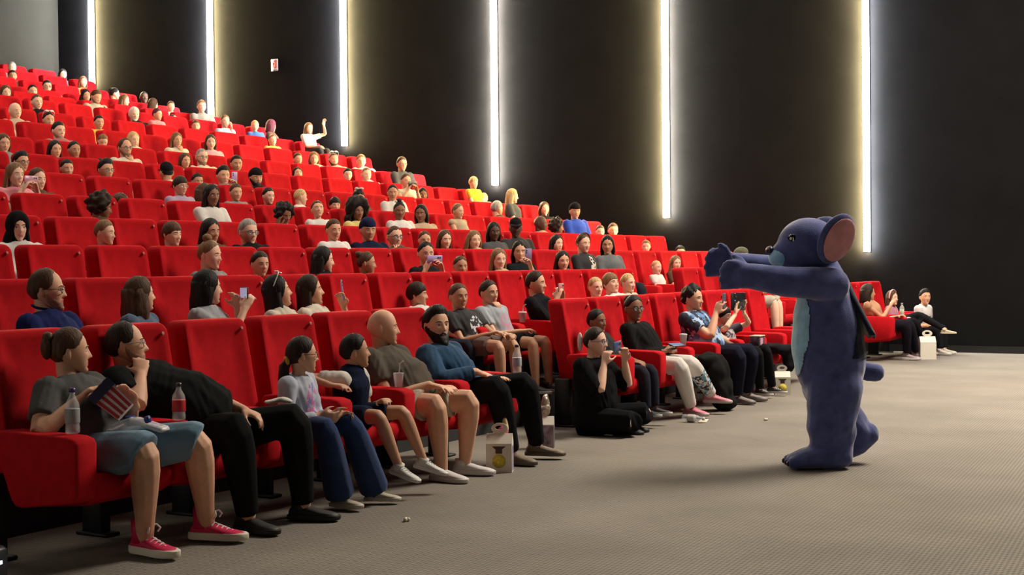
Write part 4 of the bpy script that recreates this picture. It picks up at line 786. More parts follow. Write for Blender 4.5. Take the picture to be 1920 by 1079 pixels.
((-7.31, 8.82, 0.47), 'c', 'boy with dark hair just above the white sunglasses woman', {'hair': ('short', 'd'), 'top': (0.07, 0.07, 0.075), 'skin': 'a', 'hy': -20, 'head': (-0.08, 0, 0.909), 'hip': (-0.02, 0, 0.484)}),
((-7.31, 9.66, 0.47), 'w', 'woman in profile with long black hair, third row up', {'hair': ('long', 'k'), 'top': (0.012, 0.012, 0.014), 'skin': 'p', 'hy': 40, 'sleeve': 'n', 'head': (-0.08, 0, 0.943), 'hip': (0.097, 0, 0.45)}),
((-7.31, 10.31, 0.47), 'c', 'child with hair in a small bun, third row up', {'hair': ('bun', 'b'), 'top': (0.1, 0.055, 0.035), 'skin': 'b', 'hy': 35, 'head': (-0.08, 0, 0.912), 'hip': (-0.02, 0, 0.487)}),
((-7.31, 11.30, 0.47), 'w', 'woman in black filming with a lilac phone, third row up', {'hair': ('pulled', 'k'), 'top': (0.012, 0.012, 0.014), 'skin': 'a', 'L': 'phone', 'R': 'phone', 'sleeve': 'e', 'phone': ((0.42, 0.34, 0.66),), 'head': (-0.08, 0, 1.002), 'hip': (-0.02, 0, 0.467)}),
((-7.31, 11.94, 0.47), 'c', 'child low in the third row right of the woman with the lilac phone', {'hair': ('pulled', 'b'), 'top': (0.62, 0.6, 0.57), 'skin': 'b', 'head': (-0.08, 0, 0.874), 'hip': (-0.02, 0, 0.45)}),
((-7.31, 12.71, 0.47), 'w', 'woman with long light brown hair, third row up', {'hair': ('vlong', 'l'), 'top': (0.45, 0.34, 0.22), 'skin': 'p', 'hy': -35, 'head': (-0.08, 0, 0.943), 'hip': (0.097, 0, 0.45)}),
((-7.31, 13.17, 0.47), 'w', 'woman with black hair holding up a phone beside the light brown haired woman', {'hair': ('bob', 'k'), 'top': (0.012, 0.012, 0.014), 'skin': 'a', 'L': 'phone', 'R': 'lap', 'phone': ((0.3, 0.26, 0.45),), 'head': (-0.08, 0, 1.029), 'hip': (-0.02, 0, 0.494)}),
((-7.31, 14.18, 0.47), 'w', 'woman with long black hair facing the camera, third row up', {'hair': ('vlong', 'k'), 'top': (0.07, 0.07, 0.075), 'skin': 'a', 'hy': -40, 'head': (-0.08, 0, 0.922), 'hip': (0.134, 0, 0.45)}),
((-7.31, 14.72, 0.47), 'w', 'woman with headband in black cardigan over a white top', {'hair': ('pulled', 'b'), 'hat': ('band', (0.1, 0.055, 0.035)), 'top': (0.012, 0.012, 0.014), 'skin': 'p', 'sleeve': 'l', 'hy': -25, 'topprint': ((0.6, 0.55, 0.47), (0.11, 0.0, -0.34), (0.1, 0.06, 0.2)), 'head': (-0.08, 0, 1.13), 'hip': (-0.02, 0, 0.595)}),
((-7.31, 15.39, 0.47), 'w', 'dark haired woman in grey top beside the black cardigan woman', {'hair': ('bob', 'k'), 'top': (0.12, 0.13, 0.14), 'skin': 'b', 'sleeve': 'l', 'L': 'lap', 'head': (-0.08, 0, 1.116), 'hip': (-0.02, 0, 0.581)}),
((-7.31, 16.87, 0.47), 's', 'toddler in white t-shirt sitting on the right', {'hair': ('buzz', 'y'), 'top': (0.62, 0.6, 0.57), 'skin': 'p', 'hy': -20, 'head': (-0.08, 0, 0.83), 'hip': (-0.02, 0, 0.485)}),
((-7.31, 17.52, 0.47), 'c', 'girl with very long fair brown hair on the right', {'hair': ('vlong', 'l'), 'top': (0.1, 0.055, 0.035), 'skin': 'p', 'hy': -35, 'head': (-0.08, 0, 0.884), 'hip': (-0.02, 0, 0.459)}),
((-6.17, 16.79, 0.24), 'm', 'man in olive cap and black t-shirt behind the outstretched blue arms', {'hair': ('short', 'b'), 'hat': ('cap', (0.1, 0.11, 0.07)), 'top': (0.012, 0.012, 0.014), 'skin': 'p', 'bottom': (0.42, 0.38, 0.3), 'legs': 'k', 'hy': 20, 'L': 'clasp', 'R': 'clasp', 'head': (0.0, 0, 1.18), 'hip': (0.0, 0, 0.605)}),
((-6.17, 5.58, 0.24), 'm', 'man with glasses and stubble in navy polo shirt, second row left', {'hair': ('recede', 'b'), 'beard': (0.003, 'd'), 'glasses': (0.1, 0.055, 0.035), 'top': (0.01, 0.016, 0.085), 'skin': 'a', 'lod': 0, 'collar': True, 'belly': 0.02, 'hy': 38, 'R': 'lap', 'L': 'lap', 'head': (-0.08, 0, 0.993), 'hip': (0.08, 0, 0.45)}),
((-6.17, 6.31, 0.24), 't', 'girl with long wavy brown hair in blue pinafore, second row left', {'hair': ('wavy', 'b'), 'top': (0.08, 0.13, 0.2), 'skin': 'p', 'lod': 0, 'sleeve': 'n', 'hy': 62, 'hp': 0.05, 'head': (-0.08, 0, 0.951), 'hip': (-0.02, 0, 0.457)}),
((-6.17, 6.92, 0.24), 'w', 'woman with black bob in grey t-shirt filming, second row left', {'hair': ('bob', 'k'), 'top': (0.3, 0.32, 0.34), 'skin': 'p', 'lod': 0, 'hy': 58, 'L': 'phone', 'R': 'phone', 'phone': ((0.05, 0.06, 0.06),), 'head': (-0.08, 0, 0.983), 'hip': (-0.02, 0, 0.45)}),
((-6.17, 7.54, 0.24), 'w', 'woman with white sunglasses on long black hair, second row', {'hair': ('long', 'k'), 'hat': ('sunglasses', (0.75, 0.75, 0.75)), 'top': (0.55, 0.48, 0.4), 'skin': 'a', 'lod': 0, 'sleeve': 'n', 'hy': 48, 'hp': 0.18, 'head': (0.0, 0, 0.941), 'hip': (0.18, 0, 0.45)}),
((-6.17, 8.14, 0.24), 'w', 'woman with brown hair and white sleeveless top holding a blue phone', {'hair': ('long', 'd'), 'top': (0.58, 0.52, 0.44), 'skin': 'a', 'lod': 0, 'sleeve': 'n', 'hy': 35, 'L': 'phone', 'R': 'lap', 'hp': 0.1, 'phone': ((0.26, 0.26, 0.52),), 'head': (-0.18, 0, 0.936), 'hip': (0.011, 0, 0.45)}),
((-6.17, 9.60, 0.24), 'c', 'boy with neat dark brown hair and white collar, second row centre', {'hair': ('fringe', 'd'), 'top': (0.62, 0.6, 0.57), 'skin': 'a', 'lod': 0, 'hy': 25, 'head': (-0.2, 0, 0.873), 'hip': (-0.02, 0, 0.45)}),
((-6.17, 9.77, 0.24), 't', 'girl in black t-shirt with white print leaning forward', {'hair': ('pulled', 'b'), 'top': (0.012, 0.012, 0.014), 'skin': 'b', 'lod': 0, 'hy': -25, 'bottom': (0.15, 0.1, 0.09), 'legs': 'h', 'topprint': ((0.55, 0.55, 0.62), (0.1, 0.02, -0.27), (0.16, 0.1, 0.12)), 'L': 'knee', 'R': 'lap', 'head': (0.1, 0, 0.852), 'hip': (0.22, 0, 0.45)}),
((-6.17, 10.30, 0.24), 't', 'girl in grey t-shirt with pink print, hand at her mouth', {'hair': ('pulled', 'd'), 'top': (0.3, 0.33, 0.37), 'skin': 'a', 'lod': 0, 'hy': -15, 'bottom': (0.012, 0.012, 0.014), 'legs': 'h', 'topprint': ((0.45, 0.22, 0.32), (0.1, 0.0, -0.27), (0.16, 0.09, 0.1)), 'L': 'chin', 'R': 'lap', 'head': (0.08, 0, 0.871), 'hip': (0.22, 0, 0.45)}),
((-6.17, 11.26, 0.24), 'w', 'woman in black filming with both hands, beside the front row gap', {'hair': ('pulled', 'd'), 'top': (0.012, 0.012, 0.014), 'skin': 'a', 'lod': 0, 'hy': 10, 'bottom': (0.35, 0.32, 0.29), 'legs': 'k', 'L': 'phone', 'R': 'phone', 'belly': 0.05, 'sleeve': 'e', 'phone': ((0.45, 0.18, 0.18),), 'head': (0.02, 0, 0.938), 'hip': (0.205, 0, 0.45)}),
((-6.17, 12.72, 0.24), 'c', 'blond boy, left of three fair heads behind the front row', {'hair': ('short', 'y'), 'top': (0.62, 0.6, 0.57), 'skin': 'p', 'hy': -30, 'lod': 0, 'head': (-0.08, 0, 0.871), 'hip': (-0.02, 0, 0.45)}),
((-6.17, 13.08, 0.24), 'w', 'fair haired woman with her face tilted, middle of three fair heads', {'hair': ('fringe', 'l'), 'top': (0.62, 0.6, 0.57), 'skin': 'p', 'hy': -20, 'hp': 0.2, 'lod': 0, 'head': (-0.08, 0, 0.902), 'hip': (0.163, 0, 0.45)}),
((-6.17, 13.51, 0.24), 'c', 'blond boy, right of three fair heads behind the front row', {'hair': ('short', 'y'), 'top': (0.6, 0.53, 0.42), 'skin': 'p', 'hy': -15, 'lod': 0, 'head': (-0.08, 0, 0.901), 'hip': (-0.02, 0, 0.476)}),
]
# ---------------------------------------------------------------- small things people hold or put down
def phone(centre, normal, up, c, label, size=(.075, .155, .009), group=None):
    """normal = the way the back faces"""
    n = unit(normal); u = unit(np.asarray(up, float) - n * (np.asarray(up, float) @ n)); r = np.cross(u, n); M = np.stack([r, u, n], 1)
    w_, h_, d_ = size; t = thing('smartphone' if h_ < .2 else 'tablet_computer', tuple(centre), label, 'phone' if h_ < .2 else 'tablet', group)
    b = MB().box((-w_ / 2, -h_ / 2, -d_ / 2), (w_ / 2, h_ / 2, d_ / 2), 0, .003).xf(M); link('case', b.mesh('case', [PLASTIC(c, .3)]), t)
    s_ = MB().box((-w_ * .45, -h_ * .47, -d_ / 2 - .0012), (w_ * .45, h_ * .47, -d_ / 2 - .0002)).xf(M); link('screen', s_.mesh('screen', [mat('phone_screen', (.02, .02, .03), .1, emit=(.5, .55, .8, .5))], False), t)
    l = MB(); x0 = -w_ * .22
    for k in range(2): l.lathe([(.001, 0), (w_ * .10, 0), (w_ * .10, .003), (.001, .003)], 10, centre=(x0, h_ * .36 - k * w_ * .28, d_ / 2))
    link('camera_lens', l.xf(M).mesh('lens', [PLASTIC((.02, .02, .025), .15)]), t)
    return t
def bottle(loc, label, liquid=None, lab=None, cap=(.03, .03, .2), h=.21, M=None, k=1.):
    t = thing('drink_bottle', loc, label, 'bottle'); s = h / .21; r = .032 * k; M = np.eye(3) if M is None else M
    p = [(.001, 0), (r * .8, 0), (r, .006), (r, .03), (r * .94, .04), (r, .05), (r, .12), (r * .9, .14), (r * .5, .165), (r * .38, .175), (r * .38, .19)]
    link('bottle_body', MB().lathe([(a, b * s) for a, b in p], 16).xf(M).mesh('bottle', [mat('clear_plastic', (.75, .78, .80), .08, spec=.8, alpha=.32)]), t)
    link('cap', MB().lathe([(.001, .188 * s), (r * .45, .188 * s), (r * .45, .207 * s), (.001, .208 * s)], 12).xf(M).mesh('cap', [PLASTIC(cap)]), t)
    if liquid: link('drink', MB().lathe([(.001, .004), (r * .92, .006), (r * .92, .105 * s), (.001, .106 * s)], 14).xf(M).mesh('drink', [mat('liquid', liquid, .1)]), t)
    if lab: link('label_band', MB().lathe([(r * 1.02, .05 * s), (r * 1.03, .052 * s), (r * 1.03, .112 * s), (r * 1.02, .114 * s)], 16).xf(M).mesh('label', [PLASTIC(lab, .5)]), t)
    return t
def cup(loc, label, c=(.6, .6, .62), h=.12, r=.042, lidc=None, straw=False, clear=True):
    t = thing('drink_cup', loc, label, 'cup')
    link('cup_body', MB().lathe([(.001, 0), (r * .72, 0), (r, h), (r * 1.04, h + .003), (r * .96, h), (r * .68, .006), (.001, .006)], 16).mesh('cup', [mat('cup_plastic', c, .2, alpha=.5 if clear else 1)]), t)
    if lidc: link('lid', MB().lathe([(r * 1.06, h), (r * 1.06, h + .008), (r * .9, h + .012), (.001, h + .013)], 16).mesh('lid', [PLASTIC(lidc)]), t)
    if straw: link('straw', MB().tube([(0, 0, .02), (.01, 0, h + .06), (.035, 0, h + .075)], [.004] * 3, 6).mesh('straw', [PLASTIC((.6, .6, .6))]), t)
    return t
def gable_box(loc, rz, label, k=1., disc=True, purple=False):
    """white carton carry box with a gable top and a cut-out handle"""
    t = thing('carton_box', loc, label, 'box', rotz=rz); w_, d_, h_ = .17 * k, .12 * k, .19 * k; W = PLASTIC((.66, .62, .54), .7)
    b = MB(); b.v = []; hx, hy = w_ / 2, d_ / 2
    b.loft([[(-hy, -hx, 0), (hy, -hx, 0), (hy, hx, 0), (-hy, hx, 0)], [(-hy, -hx, h_), (hy, -hx, h_), (hy, hx, h_), (-hy, hx, h_)], [(-.004, -hx, h_ + .06 * k), (.004, -hx, h_ + .06 * k), (.004, hx, h_ + .06 * k), (-.004, hx, h_ + .06 * k)]])
    link('carton', b.mesh('carton', [W], False), t)
    z0 = h_ + .055 * k; g = MB()
    o = np.array([(math.cos(a) * .055 * k, z0 + .038 * k + math.sin(a) * .036 * k) for a in np.linspace(0, 2 * PI, 16, endpoint=False)]); i_ = np.array([(math.cos(a) * .028 * k, z0 + .042 * k + math.sin(a) * .014 * k) for a in np.linspace(0, 2 * PI, 16, endpoint=False)])
    R = lambda q, x: np.column_stack([np.full(len(q), x), q[:, 0], q[:, 1]])
    g.loft([R(o, -.003), R(o, .003), R(i_, .003), R(i_, -.003), R(o, -.003)], cap=False); link('handle', g.mesh('handle', [W], sharp=40), t)
    if disc:
        link('yellow_disc', MB().lathe([(.001, 0), (.045 * k, 0), (.045 * k, .001), (.001, .0012)], 20).xf(roty(PI / 2), (hy + .0004, 0, .075 * k)).mesh('disc', [mat('yellow_print', (.62, .50, .06), .7, noise=.35, nscale=40)]), t)
        f = MB(); f.loft([[(hy + .0006, -.045 * k, .172 * k), (hy + .0006, .045 * k, .172 * k), (hy + .0006, .022 * k, .152 * k), (hy + .0006, .022 * k, .125 * k), (hy + .0006, -.022 * k, .125 * k), (hy + .0006, -.022 * k, .152 * k)], [(hy + .0014, -.045 * k, .172 * k), (hy + .0014, .045 * k, .172 * k), (hy + .0014, .022 * k, .152 * k), (hy + .0014, .022 * k, .125 * k), (hy + .0014, -.022 * k, .125 * k), (hy + .0014, -.022 * k, .152 * k)]]); link('brown_print', f.mesh('print', [PLASTIC((.05, .025, .015), .6)], False), t)
    s_ = MB().box((-hy * .8, hx + .0004, .01), (hy * .7, hx + .0014, h_ * .9)); link('side_print', s_.mesh('print', [mat('purple_print', (.30, .27, .40) if not purple else (.20, .16, .30), .6, noise=.6, nscale=25)], False), t)
    if purple: link('front_print', MB().box((hy + .0004, -hx * .9, .008), (hy + .0014, hx * .9, h_ * .95)).mesh('print', [mat('purple_print2', (.34, .30, .38), .6, noise=.6, nscale=18)], False), t)
    return t
def draped(name, loc, pts, label, cat, c, mats=None, voxel=.016):
    t = MB()
    for p, r in pts: t.ball(p, r, 12, 9)
    t = remesh(t, voxel, 6); v = t.verts(); v = v + (np.sin(v[:, [1, 2, 0]] * 46 + np.sin(v[:, [2, 0, 1]] * 31)) * .006); t.v = [v]
    return thing(name, loc, label, cat, mesh=t.mesh(name, [mats or cloth_mat(c, 'draped_cloth')]))
# ---------------------------------------------------------------- the crowd
MASCOT = np.array([-2.72, 8.95, 0])
def crowd(base, kind, label, o):
    o = dict(o); ph = o.pop('phone', None); tp = o.pop('topprint', None); b = np.array(base)
    if 'hy' in o: hy = math.radians(o.pop('hy'))
    else:
        d = MASCOT - b; hy = math.atan2(d[1], d[0]) + math.radians(((b[0] * 613 + b[1] * 377) % 1) * 22 - 11)
    hy = max(-1.35, min(1.35, hy)) if abs(hy) < 2 else hy
    o.setdefault('hp', -.08 if b[2] > .3 else 0.0); o.setdefault('by', max(-.55, min(.55, hy * .35)))
    if tp: o['topmat'] = mat_print('printed_cloth', o['top'], tp[0], tuple(np.array(o['head']) + np.array(tp[1])), tp[2])
    o.setdefault('bottom', [(.02, .022, .03), (.03, .05, .10), (.05, .05, .05)][int(abs(b[1] * 10)) % 3])
    root, f = person(base, o.pop('head'), kind, hy=hy, label=label, **o)
    root['group'] = 'audience in the red seats'
    if ph:
        hands = [f['arms'][n] for n in 'LR' if o.get(n) == 'phone']; c = np.mean([a[2] + unit(a[3]) * .085 * f['k'] for a in hands], axis=0) + b
        fwd = f['Mh'][:, 0]; two = len(hands) == 2
        phone(c + np.array([0, 0, .03 if two else .045]) + fwd * .012, fwd, f['Mh'][:, 1] if two else (0, 0, 1), ph[0], 'phone held up by the ' + ' '.join(label.split(',')[0].split()[:10]))
    return root, f
for c_ in CROWD: crowd(*c_)
# ---------------------------------------------------------------- front row, one by one (room points turned into offsets from each base)
def P(base, *q): return [tuple(np.array(x) - np.array(base)) for x in q]
G1 = 'audience in the front row'
B0 = (-5.03, 4.74, 0)
hd, hip, kl, kr, fl, fr, tl, tr = P(B0, (-5.16, 4.74, .955), (-5.03, 4.74, .45), (-4.57, 4.98, .535), (-4.585, 4.65, .525), (-4.68, 5.16, .085), (-4.70, 4.76, .085), (-4.86, 4.86, .70), (-4.965, 4.60, .735))
person(B0, hd, 'w', hy=.95, hp=.02, by=.12, skin='a', hair=('clip', 'b'), top=(.085, .085, .085), sleeve='s', bottom=(.13, .22, .30), legs='k', hip=hip, knees=(kl, kr), feet=(fl, fr), voxel=.0075,
       shoes=((.62, .012, .085), (.70, .66, .55)), high=True, laces=(.75, .70, .68), L=(tl, (-.3, -.45, .8), (.2, -1, -.2), (1, 0, .3)), R=(tr, (.55, .45, .62), (.55, .5, -.65), (0, 1, .3), (-.4, -.75, -.5)), curl=.55, lod=0, arm=1.02, bulk=1.3, soleh=1.25, shoek=1.14,
       label='woman in grey t-shirt, blue shorts and pink canvas shoes holding striped popcorn', group=G1, belly=.03)
B1 = (-4.96, 5.42, 0)
hd, hip, kl, kr, fl, fr, tl, tr = P(B1, (-5.25, 5.20, .955), (-4.93, 5.42, .47), (-4.54, 5.68, .565), (-4.58, 5.26, .56), (-4.60, 5.82, .085), (-4.64, 5.42, .085), (-4.66, 5.50, .66), (-5.055, 5.105, .815))
person(B1, hd, 'm', hy=.75, hp=.10, hr=-.1, by=.18, skin='a', hair=('recede', 'd'), top=(.010, .011, .011), sleeve='s', bottom=(.010, .010, .010), legs='l', hip=hip, knees=(kl, kr), feet=(fl, fr), voxel=.0085, beard=(.003, 'd'),
       shoes=((.02, .02, .02), (.015, .015, .015)), L='lap', R=(tr, (-.45, .50, .75), (-.6, .55, -.2), (-.5, -.2, .8), (.9, -.6, -.6)), bulk=1.2, arm=.95, curl=.55, lod=0, belly=.085, label='heavy man in black slouching with a hand over his mouth', group=G1, glasses=(.4, .38, .38))
B2 = (-4.84, 6.05, 0)
hd, hip, kl, kr, fl, fr, tl, tr = P(B2, (-4.78, 6.05, .865), (-4.86, 6.05, .455), (-4.54, 6.17, .49), (-4.56, 5.97, .485), (-4.56, 6.42, .075), (-4.62, 6.17, .075), (-4.62, 6.10, .535), (-4.64, 6.02, .535))
person(B2, hd, 'c', hy=.95, by=.25, skin='a', hair=('lowpony', 'd'), hat=('scrunchie', (.62, .38, .03)), top=(.40, .43, .52), sleeve='l', bottom=(.022, .042, .115), legs='w', hip=hip, knees=(kl, kr), feet=(fl, fr), shoes=((.45, .40, .30), (.55, .52, .45)), glasses=(.12, .02, .03),
       L=(tl, (.6, .5, -.1), (-.2, -1, 0), (0, 0, 1)), R=(tr, (.6, .5, -.1), (.2, 1, 0), (0, 0, 1)), curl=.5, lod=0, smile=.3, topmat=mat_print('printed_sweatshirt', (.40, .43, .52), (.55, .16, .36), (.10, .03, .62), (.10, .075, .10), (.20, .22, .45)), label='girl in pale printed sweatshirt and wide blue jeans with dark ponytail', group=G1)
B3 = (-4.92, 6.68, 0)
hd, hip, kl, kr, fl, fr, tl, tr = P(B3, (-4.88, 6.68, .845), (-4.94, 6.67, .455), (-4.62, 6.80, .485), (-4.64, 6.58, .48), (-4.52, 6.86, .195), (-4.56, 6.66, .185), (-4.78, 6.86, .52), (-4.86, 6.42, .665))
person(B3, hd, 'c', hy=.80, by=.20, hp=.06, skin='b', hair=('short', 'k'), top=(.60, .56, .52), sleeve='s', vest=(.010, .014, .035), bottom=(.012, .016, .035), legs='h', hip=hip, knees=(kl, kr), feet=(fl, fr), shoes=((.58, .57, .54), (.62, .60, .58)), laces=(.6, .6, .6), floor=.1,
       L='lap', R=(tr, (1, .15, 0), (0, 0, -1), (0, 1, 0), (-.6, -.8, 0)), lod=0, smile=.5, fpitch=.25, label='smiling boy in white shirt and navy waistcoat, feet dangling', group=G1)
B4 = (-5.00, 7.30, 0)
hd, hip, kl, kr, fl, fr, tl, tr = P(B4, (-5.11, 7.30, .955), (-4.99, 7.30, .455), (-4.57, 7.48, .50), (-4.62, 7.16, .50), (-4.66, 7.56, .085), (-4.66, 7.28, .08), (-4.62, 7.5, .6), (-4.72, 7.24, .605))
person(B4, hd, 'm', hy=.62, by=.10, skin='a', hair=('none', 'd'), top=(.085, .072, .058), sleeve='s', bottom=(.42, .36, .28), legs='h', belly=.075, hip=hip, knees=(kl, kr), feet=(fl, fr), shoes=((.60, .58, .58), (.62, .60, .58)), R=(tr, (1, .2, -.12), (0, 0, -1), (0, 1, 0)), L='lap', lod=0, curl=.3, bulk=1.18,
       label='bald man in brown grey t-shirt, beige shorts and white shoes', group=G1)
B5 = (-5.00, 7.95, 0)
hd, hip, kl, kr, fl, fr, tl, tr = P(B5, (-5.12, 7.95, .945), (-4.98, 7.95, .46), (-4.53, 8.14, .555), (-4.58, 7.84, .555), (-4.60, 8.42, .10), (-4.62, 8.10, .085), (-4.7, 8.2, .6), (-4.74, 7.84, .645))
person(B5, hd, 'm', hy=-.42, hp=.03, by=.1, skin='a', hair=('quiff', 'k'), beard=(.017, 'k'), top=(.018, .055, .115), sleeve='l', bottom=(.011, .011, .012), legs='l', hip=hip, knees=(kl, kr), feet=(fl, fr), shoes=((.17, .13, .09), (.12, .09, .07)), R=(tr, (1, .1, -.25), (0, 0, -1), (0, 1, 0), (-.3, -1, -.4)), L='lap', lod=0, curl=.25, belly=.04, bulk=1.12,
       label='man with full black beard in dark blue sweater and black trousers', group=G1)
# right block of the front row
BK = (-5.02, 10.52, 0)
person(BK, (-.14, 0, .865), 'c', hy=-.15, by=0, skin='c', hair=('pulled', 'k'), top=(.03, .03, .03), sleeve='s', hip=(0, 0, .45), lod=0, label='small girl with hair tied back behind the woman on the floor', group=G1)
BL = (-5.0, 11.18, 0)
hd, hip, kl, kr, fl, fr, tl, tr = P(BL, (-5.11, 11.16, .955), (-4.99, 11.18, .45), (-4.62, 11.28, .475), (-4.62, 11.02, .475), (-4.56, 11.62, .17), (-4.62, 11.28, .09), (-4.78, 11.24, .60), (-4.80, 11.12, .585))
person(BL, hd, 'w', hy=-.55, by=-.08, skin='c', hair=('bun', 'k'), glasses=(.02, .015, .015), top=(.013, .013, .014), sleeve='l', hip=hip, knees=(kl, kr), feet=(fl, fr), legs='l', bottom=(.60, .56, .53), botmat=mat_print('printed_trousers', (.60, .56, .53), (.02, .02, .025), (.40, .28, .32), (.12, .16, .17), (.12, .32, .42), 34, .47),
       shoes=((.62, .20, .26), (.50, .42, .42)), laces=(.6, .3, .34), L=(tl, (.5, -.9, .1), (0, 0, -1)), R=(tr, (.6, .8, .1), (0, 0, 1)), lod=0, smile=.6, neckline=True, belly=.03, bulk=1.12, label='woman in black with glasses, white printed trousers and pink trainers', group=G1)
phone((-4.72, 11.20, .64), (-.3, .1, -1), (.4, 1, 0), (.03, .03, .03), 'dark phone in the hands of the smiling woman in black with glasses')
BF = (-4.86, 9.86, 0)
person(BF, (.02, -.02, .735), 'w', hy=.05, by=-.12, skin='p', hair=('pulled', 'd'), glasses=(.06, .05, .10), top=(.009, .009, .010), sleeve='e', bottom=(.009, .009, .011), legs='l', hip=(-.02, .0, .115), knees=((.36, .22, .17), (.38, -.10, .13)), feet=((.16, .26, .07), (.20, .14, .06)), shoes=((.015, .015, .015), (.03, .03, .03)), belly=.03,
       R=((.15, -.13, .575), (.15, .25, .95), (0, 1, 0), (.4, 0, .8), (.1, -.5, -1)), L=((.19, .16, .585), (.1, -.2, .95), (0, -1, 0), (.3, 0, .8), (.3, .5, -1)), lod=0, curl=.8, bulk=1.25, floor=0., label='woman in black sitting on the carpet, filming with a dark blue phone', group='people on the floor')
phone((-4.665, 9.875, .70), (1, .1, 0), (.08, 1, .05), (.05, .07, .17), 'dark blue phone held sideways by the woman sitting on the carpet', size=(.08, .165, .010))
cl = MB(); cl.ball((0, 0, 0), (.022, .018, .075), 10, 8); thing('hair_claw', (-4.955, 9.80, .735), 'white hair claw on the woman sitting on the carpet', 'hair clip', mesh=cl.mesh('claw', [PLASTIC((.66, .62, .60))]))
BN = (-5.0, 12.48, 0)
hd, hip, kl, kr, fl, fr, tl, tr = P(BN, (-5.10, 12.52, 1.005), (-4.98, 12.48, .455), (-4.56, 12.64, .50), (-4.58, 12.34, .50), (-4.66, 12.80, .085), (-4.66, 12.52, .085), (-4.66, 12.74, .50), (-4.84, 12.46, .87))
person(BN, hd, 'm', hy=-.12, by=0, skin='a', hair=('messy', 'k'), top=(.10, .18, .32), topmat=mat_print('tie_dye_cloth', (.012, .016, .035), (.10, .20, .42), (0, 0, .72), (.4, .22, .34), (.30, .42, .60), 14, .45), sleeve='s', bottom=(.012, .013, .025), legs='l', hip=hip, knees=(kl, kr), feet=(fl, fr), shoes=((.20, .17, .17), (.16, .14, .14)),
       R=(tr, (.3, .2, .9), (.1, 1, 0), (.4, 0, .9), (0, -.6, -1)), L=(tl, (.5, .2, -.8), (0, -1, 0), (1, 0, 0)), lod=0, belly=.05, bulk=1.15, label='man with dark tousled hair in blue tie-dye t-shirt filming', group=G1)
phone((-4.78, 12.52, .985), (1, .0, 0), (0, 0, 1), (.10, .10, .14), 'grey phone held up by the man in the tie-dye t-shirt')
BO = (-4.98, 13.12, 0)
hd, hip, kl, kr, fl, fr, tl, tr = P(BO, (-5.02, 13.12, .815), (-4.97, 13.12, .45), (-4.62, 13.24, .49), (-4.62, 13.00, .48), (-4.62, 13.44, .085), (-4.66, 13.18, .085), (-4.84, 13.22, .85), (-4.84, 12.98, .84))
person(BO, hd, 'c', hy=-.10, by=0, skin='p', hair=('fringe', 'k'), top=(.35, .34, .36), topmat=mat_print('patterned_top', (.05, .04, .06), (.4, .35, .38), (.1, 0, .5), (.2, .2, .2)), sleeve='s', bottom=(.010, .010, .012), legs='l', hip=hip, knees=(kl, kr), feet=(fl, fr), shoes=((.015, .015, .017), (.55, .52, .50)), laces=(.6, .6, .6),
       R=(tr, (.1, .05, 1), (1, 0, 0), (0, 1, 0)), L=(tl, (.1, 0, 1), (1, 0, 0), (0, -1, 0)), curl=.2, lod=0, arm=1.1, label='boy with black fringe lifting a black tablet above his face', group=G1)
phone((-4.845, 13.08, .965), (1, -.25, .0), (.05, 0, 1), (.012, .012, .015), 'black tablet raised by the boy with the black fringe', size=(.25, .175, .010))
# trio at the far end, right of the costumed performer
BR = (-5.0, 18.86, 0)
hd, hip, kl, kr, fl, fr, tl, tr = P(BR, (-5.08, 18.72, .93), (-4.98, 18.88, .45), (-4.58, 19.0, .50), (-4.58, 18.80, .50), (-4.56, 19.25, .085), (-4.62, 18.98, .085), (-4.72, 18.9, .6), (-4.80, 18.86, .76))
person(BR, hd, 'w', hy=.55, by=.15, skin='b', hair=('bob', 'd'), top=(.42, .22, .13), sleeve='n', bottom=(.012, .010, .016), legs='l', hip=hip, knees=(kl, kr), feet=(fl, fr), shoes=((.30, .24, .25), (.6, .55, .55)), R=(tr,), L=(tl,), lod=1, label='woman with dark hair and bare shoulders right of the blue costume', group=G1, voxel=.014)
BS = (-4.98, 19.50, 0)
hd, hip, kl, kr, fl, fr, tl, tr = P(BS, (-4.93, 19.42, .835), (-4.97, 19.5, .45), (-4.60, 19.58, .60), (-4.62, 19.42, .52), (-4.22, 19.50, .40), (-4.50, 19.70, .10), (-4.70, 19.6, .55), (-4.74, 19.4, .58))
person(BS, hd, 'c', hy=-.35, by=0, skin='p', hair=('long', 'b'), hat=('band', (.62, .36, .36)), top=(.42, .18, .24), sleeve='s', bottom=(.010, .010, .012), legs='l', hip=hip, knees=(kl, kr), feet=(fl, fr), shoes=((.55, .45, .30), (.55, .47, .34)), lod=1, label='girl with pink headband and crossed black leggings, far right', group=G1, voxel=.014)
BT = (-4.72, 20.32, 0)
person(BT, (.06, -.10, .83), 't', hy=-.85, by=-.25, skin='a', hair=('quiff', 'k'), top=(.62, .60, .60), topmat=mat_print('white_printed_tee', (.62, .60, .60), (.04, .04, .05), (.1, -.06, .50), (.2, .07, .06), None, 30, .4), sleeve='s', bottom=(.010, .010, .012), legs='l', hip=(-.05, 0, .34), knees=((.28, .08, .38), (.26, -.16, .36)), feet=((.30, .05, .08), (.30, -.18, .08)), shoes=((.55, .52, .46), (.6, .58, .55)), lod=1, L='lap', R='lap', label='boy in white t-shirt at the far right beside the black wall', group=G1, voxel=.014)
st = thing('low_stool', (-4.80, 20.32, 0), 'low black block the boy at the far right sits on', 'stool'); link('block', MB().box((-.16, -.18, 0), (.16, .16, .26), 0, .02).mesh('block', [mat('black_block', (.01, .01, .012), .7)]), st)
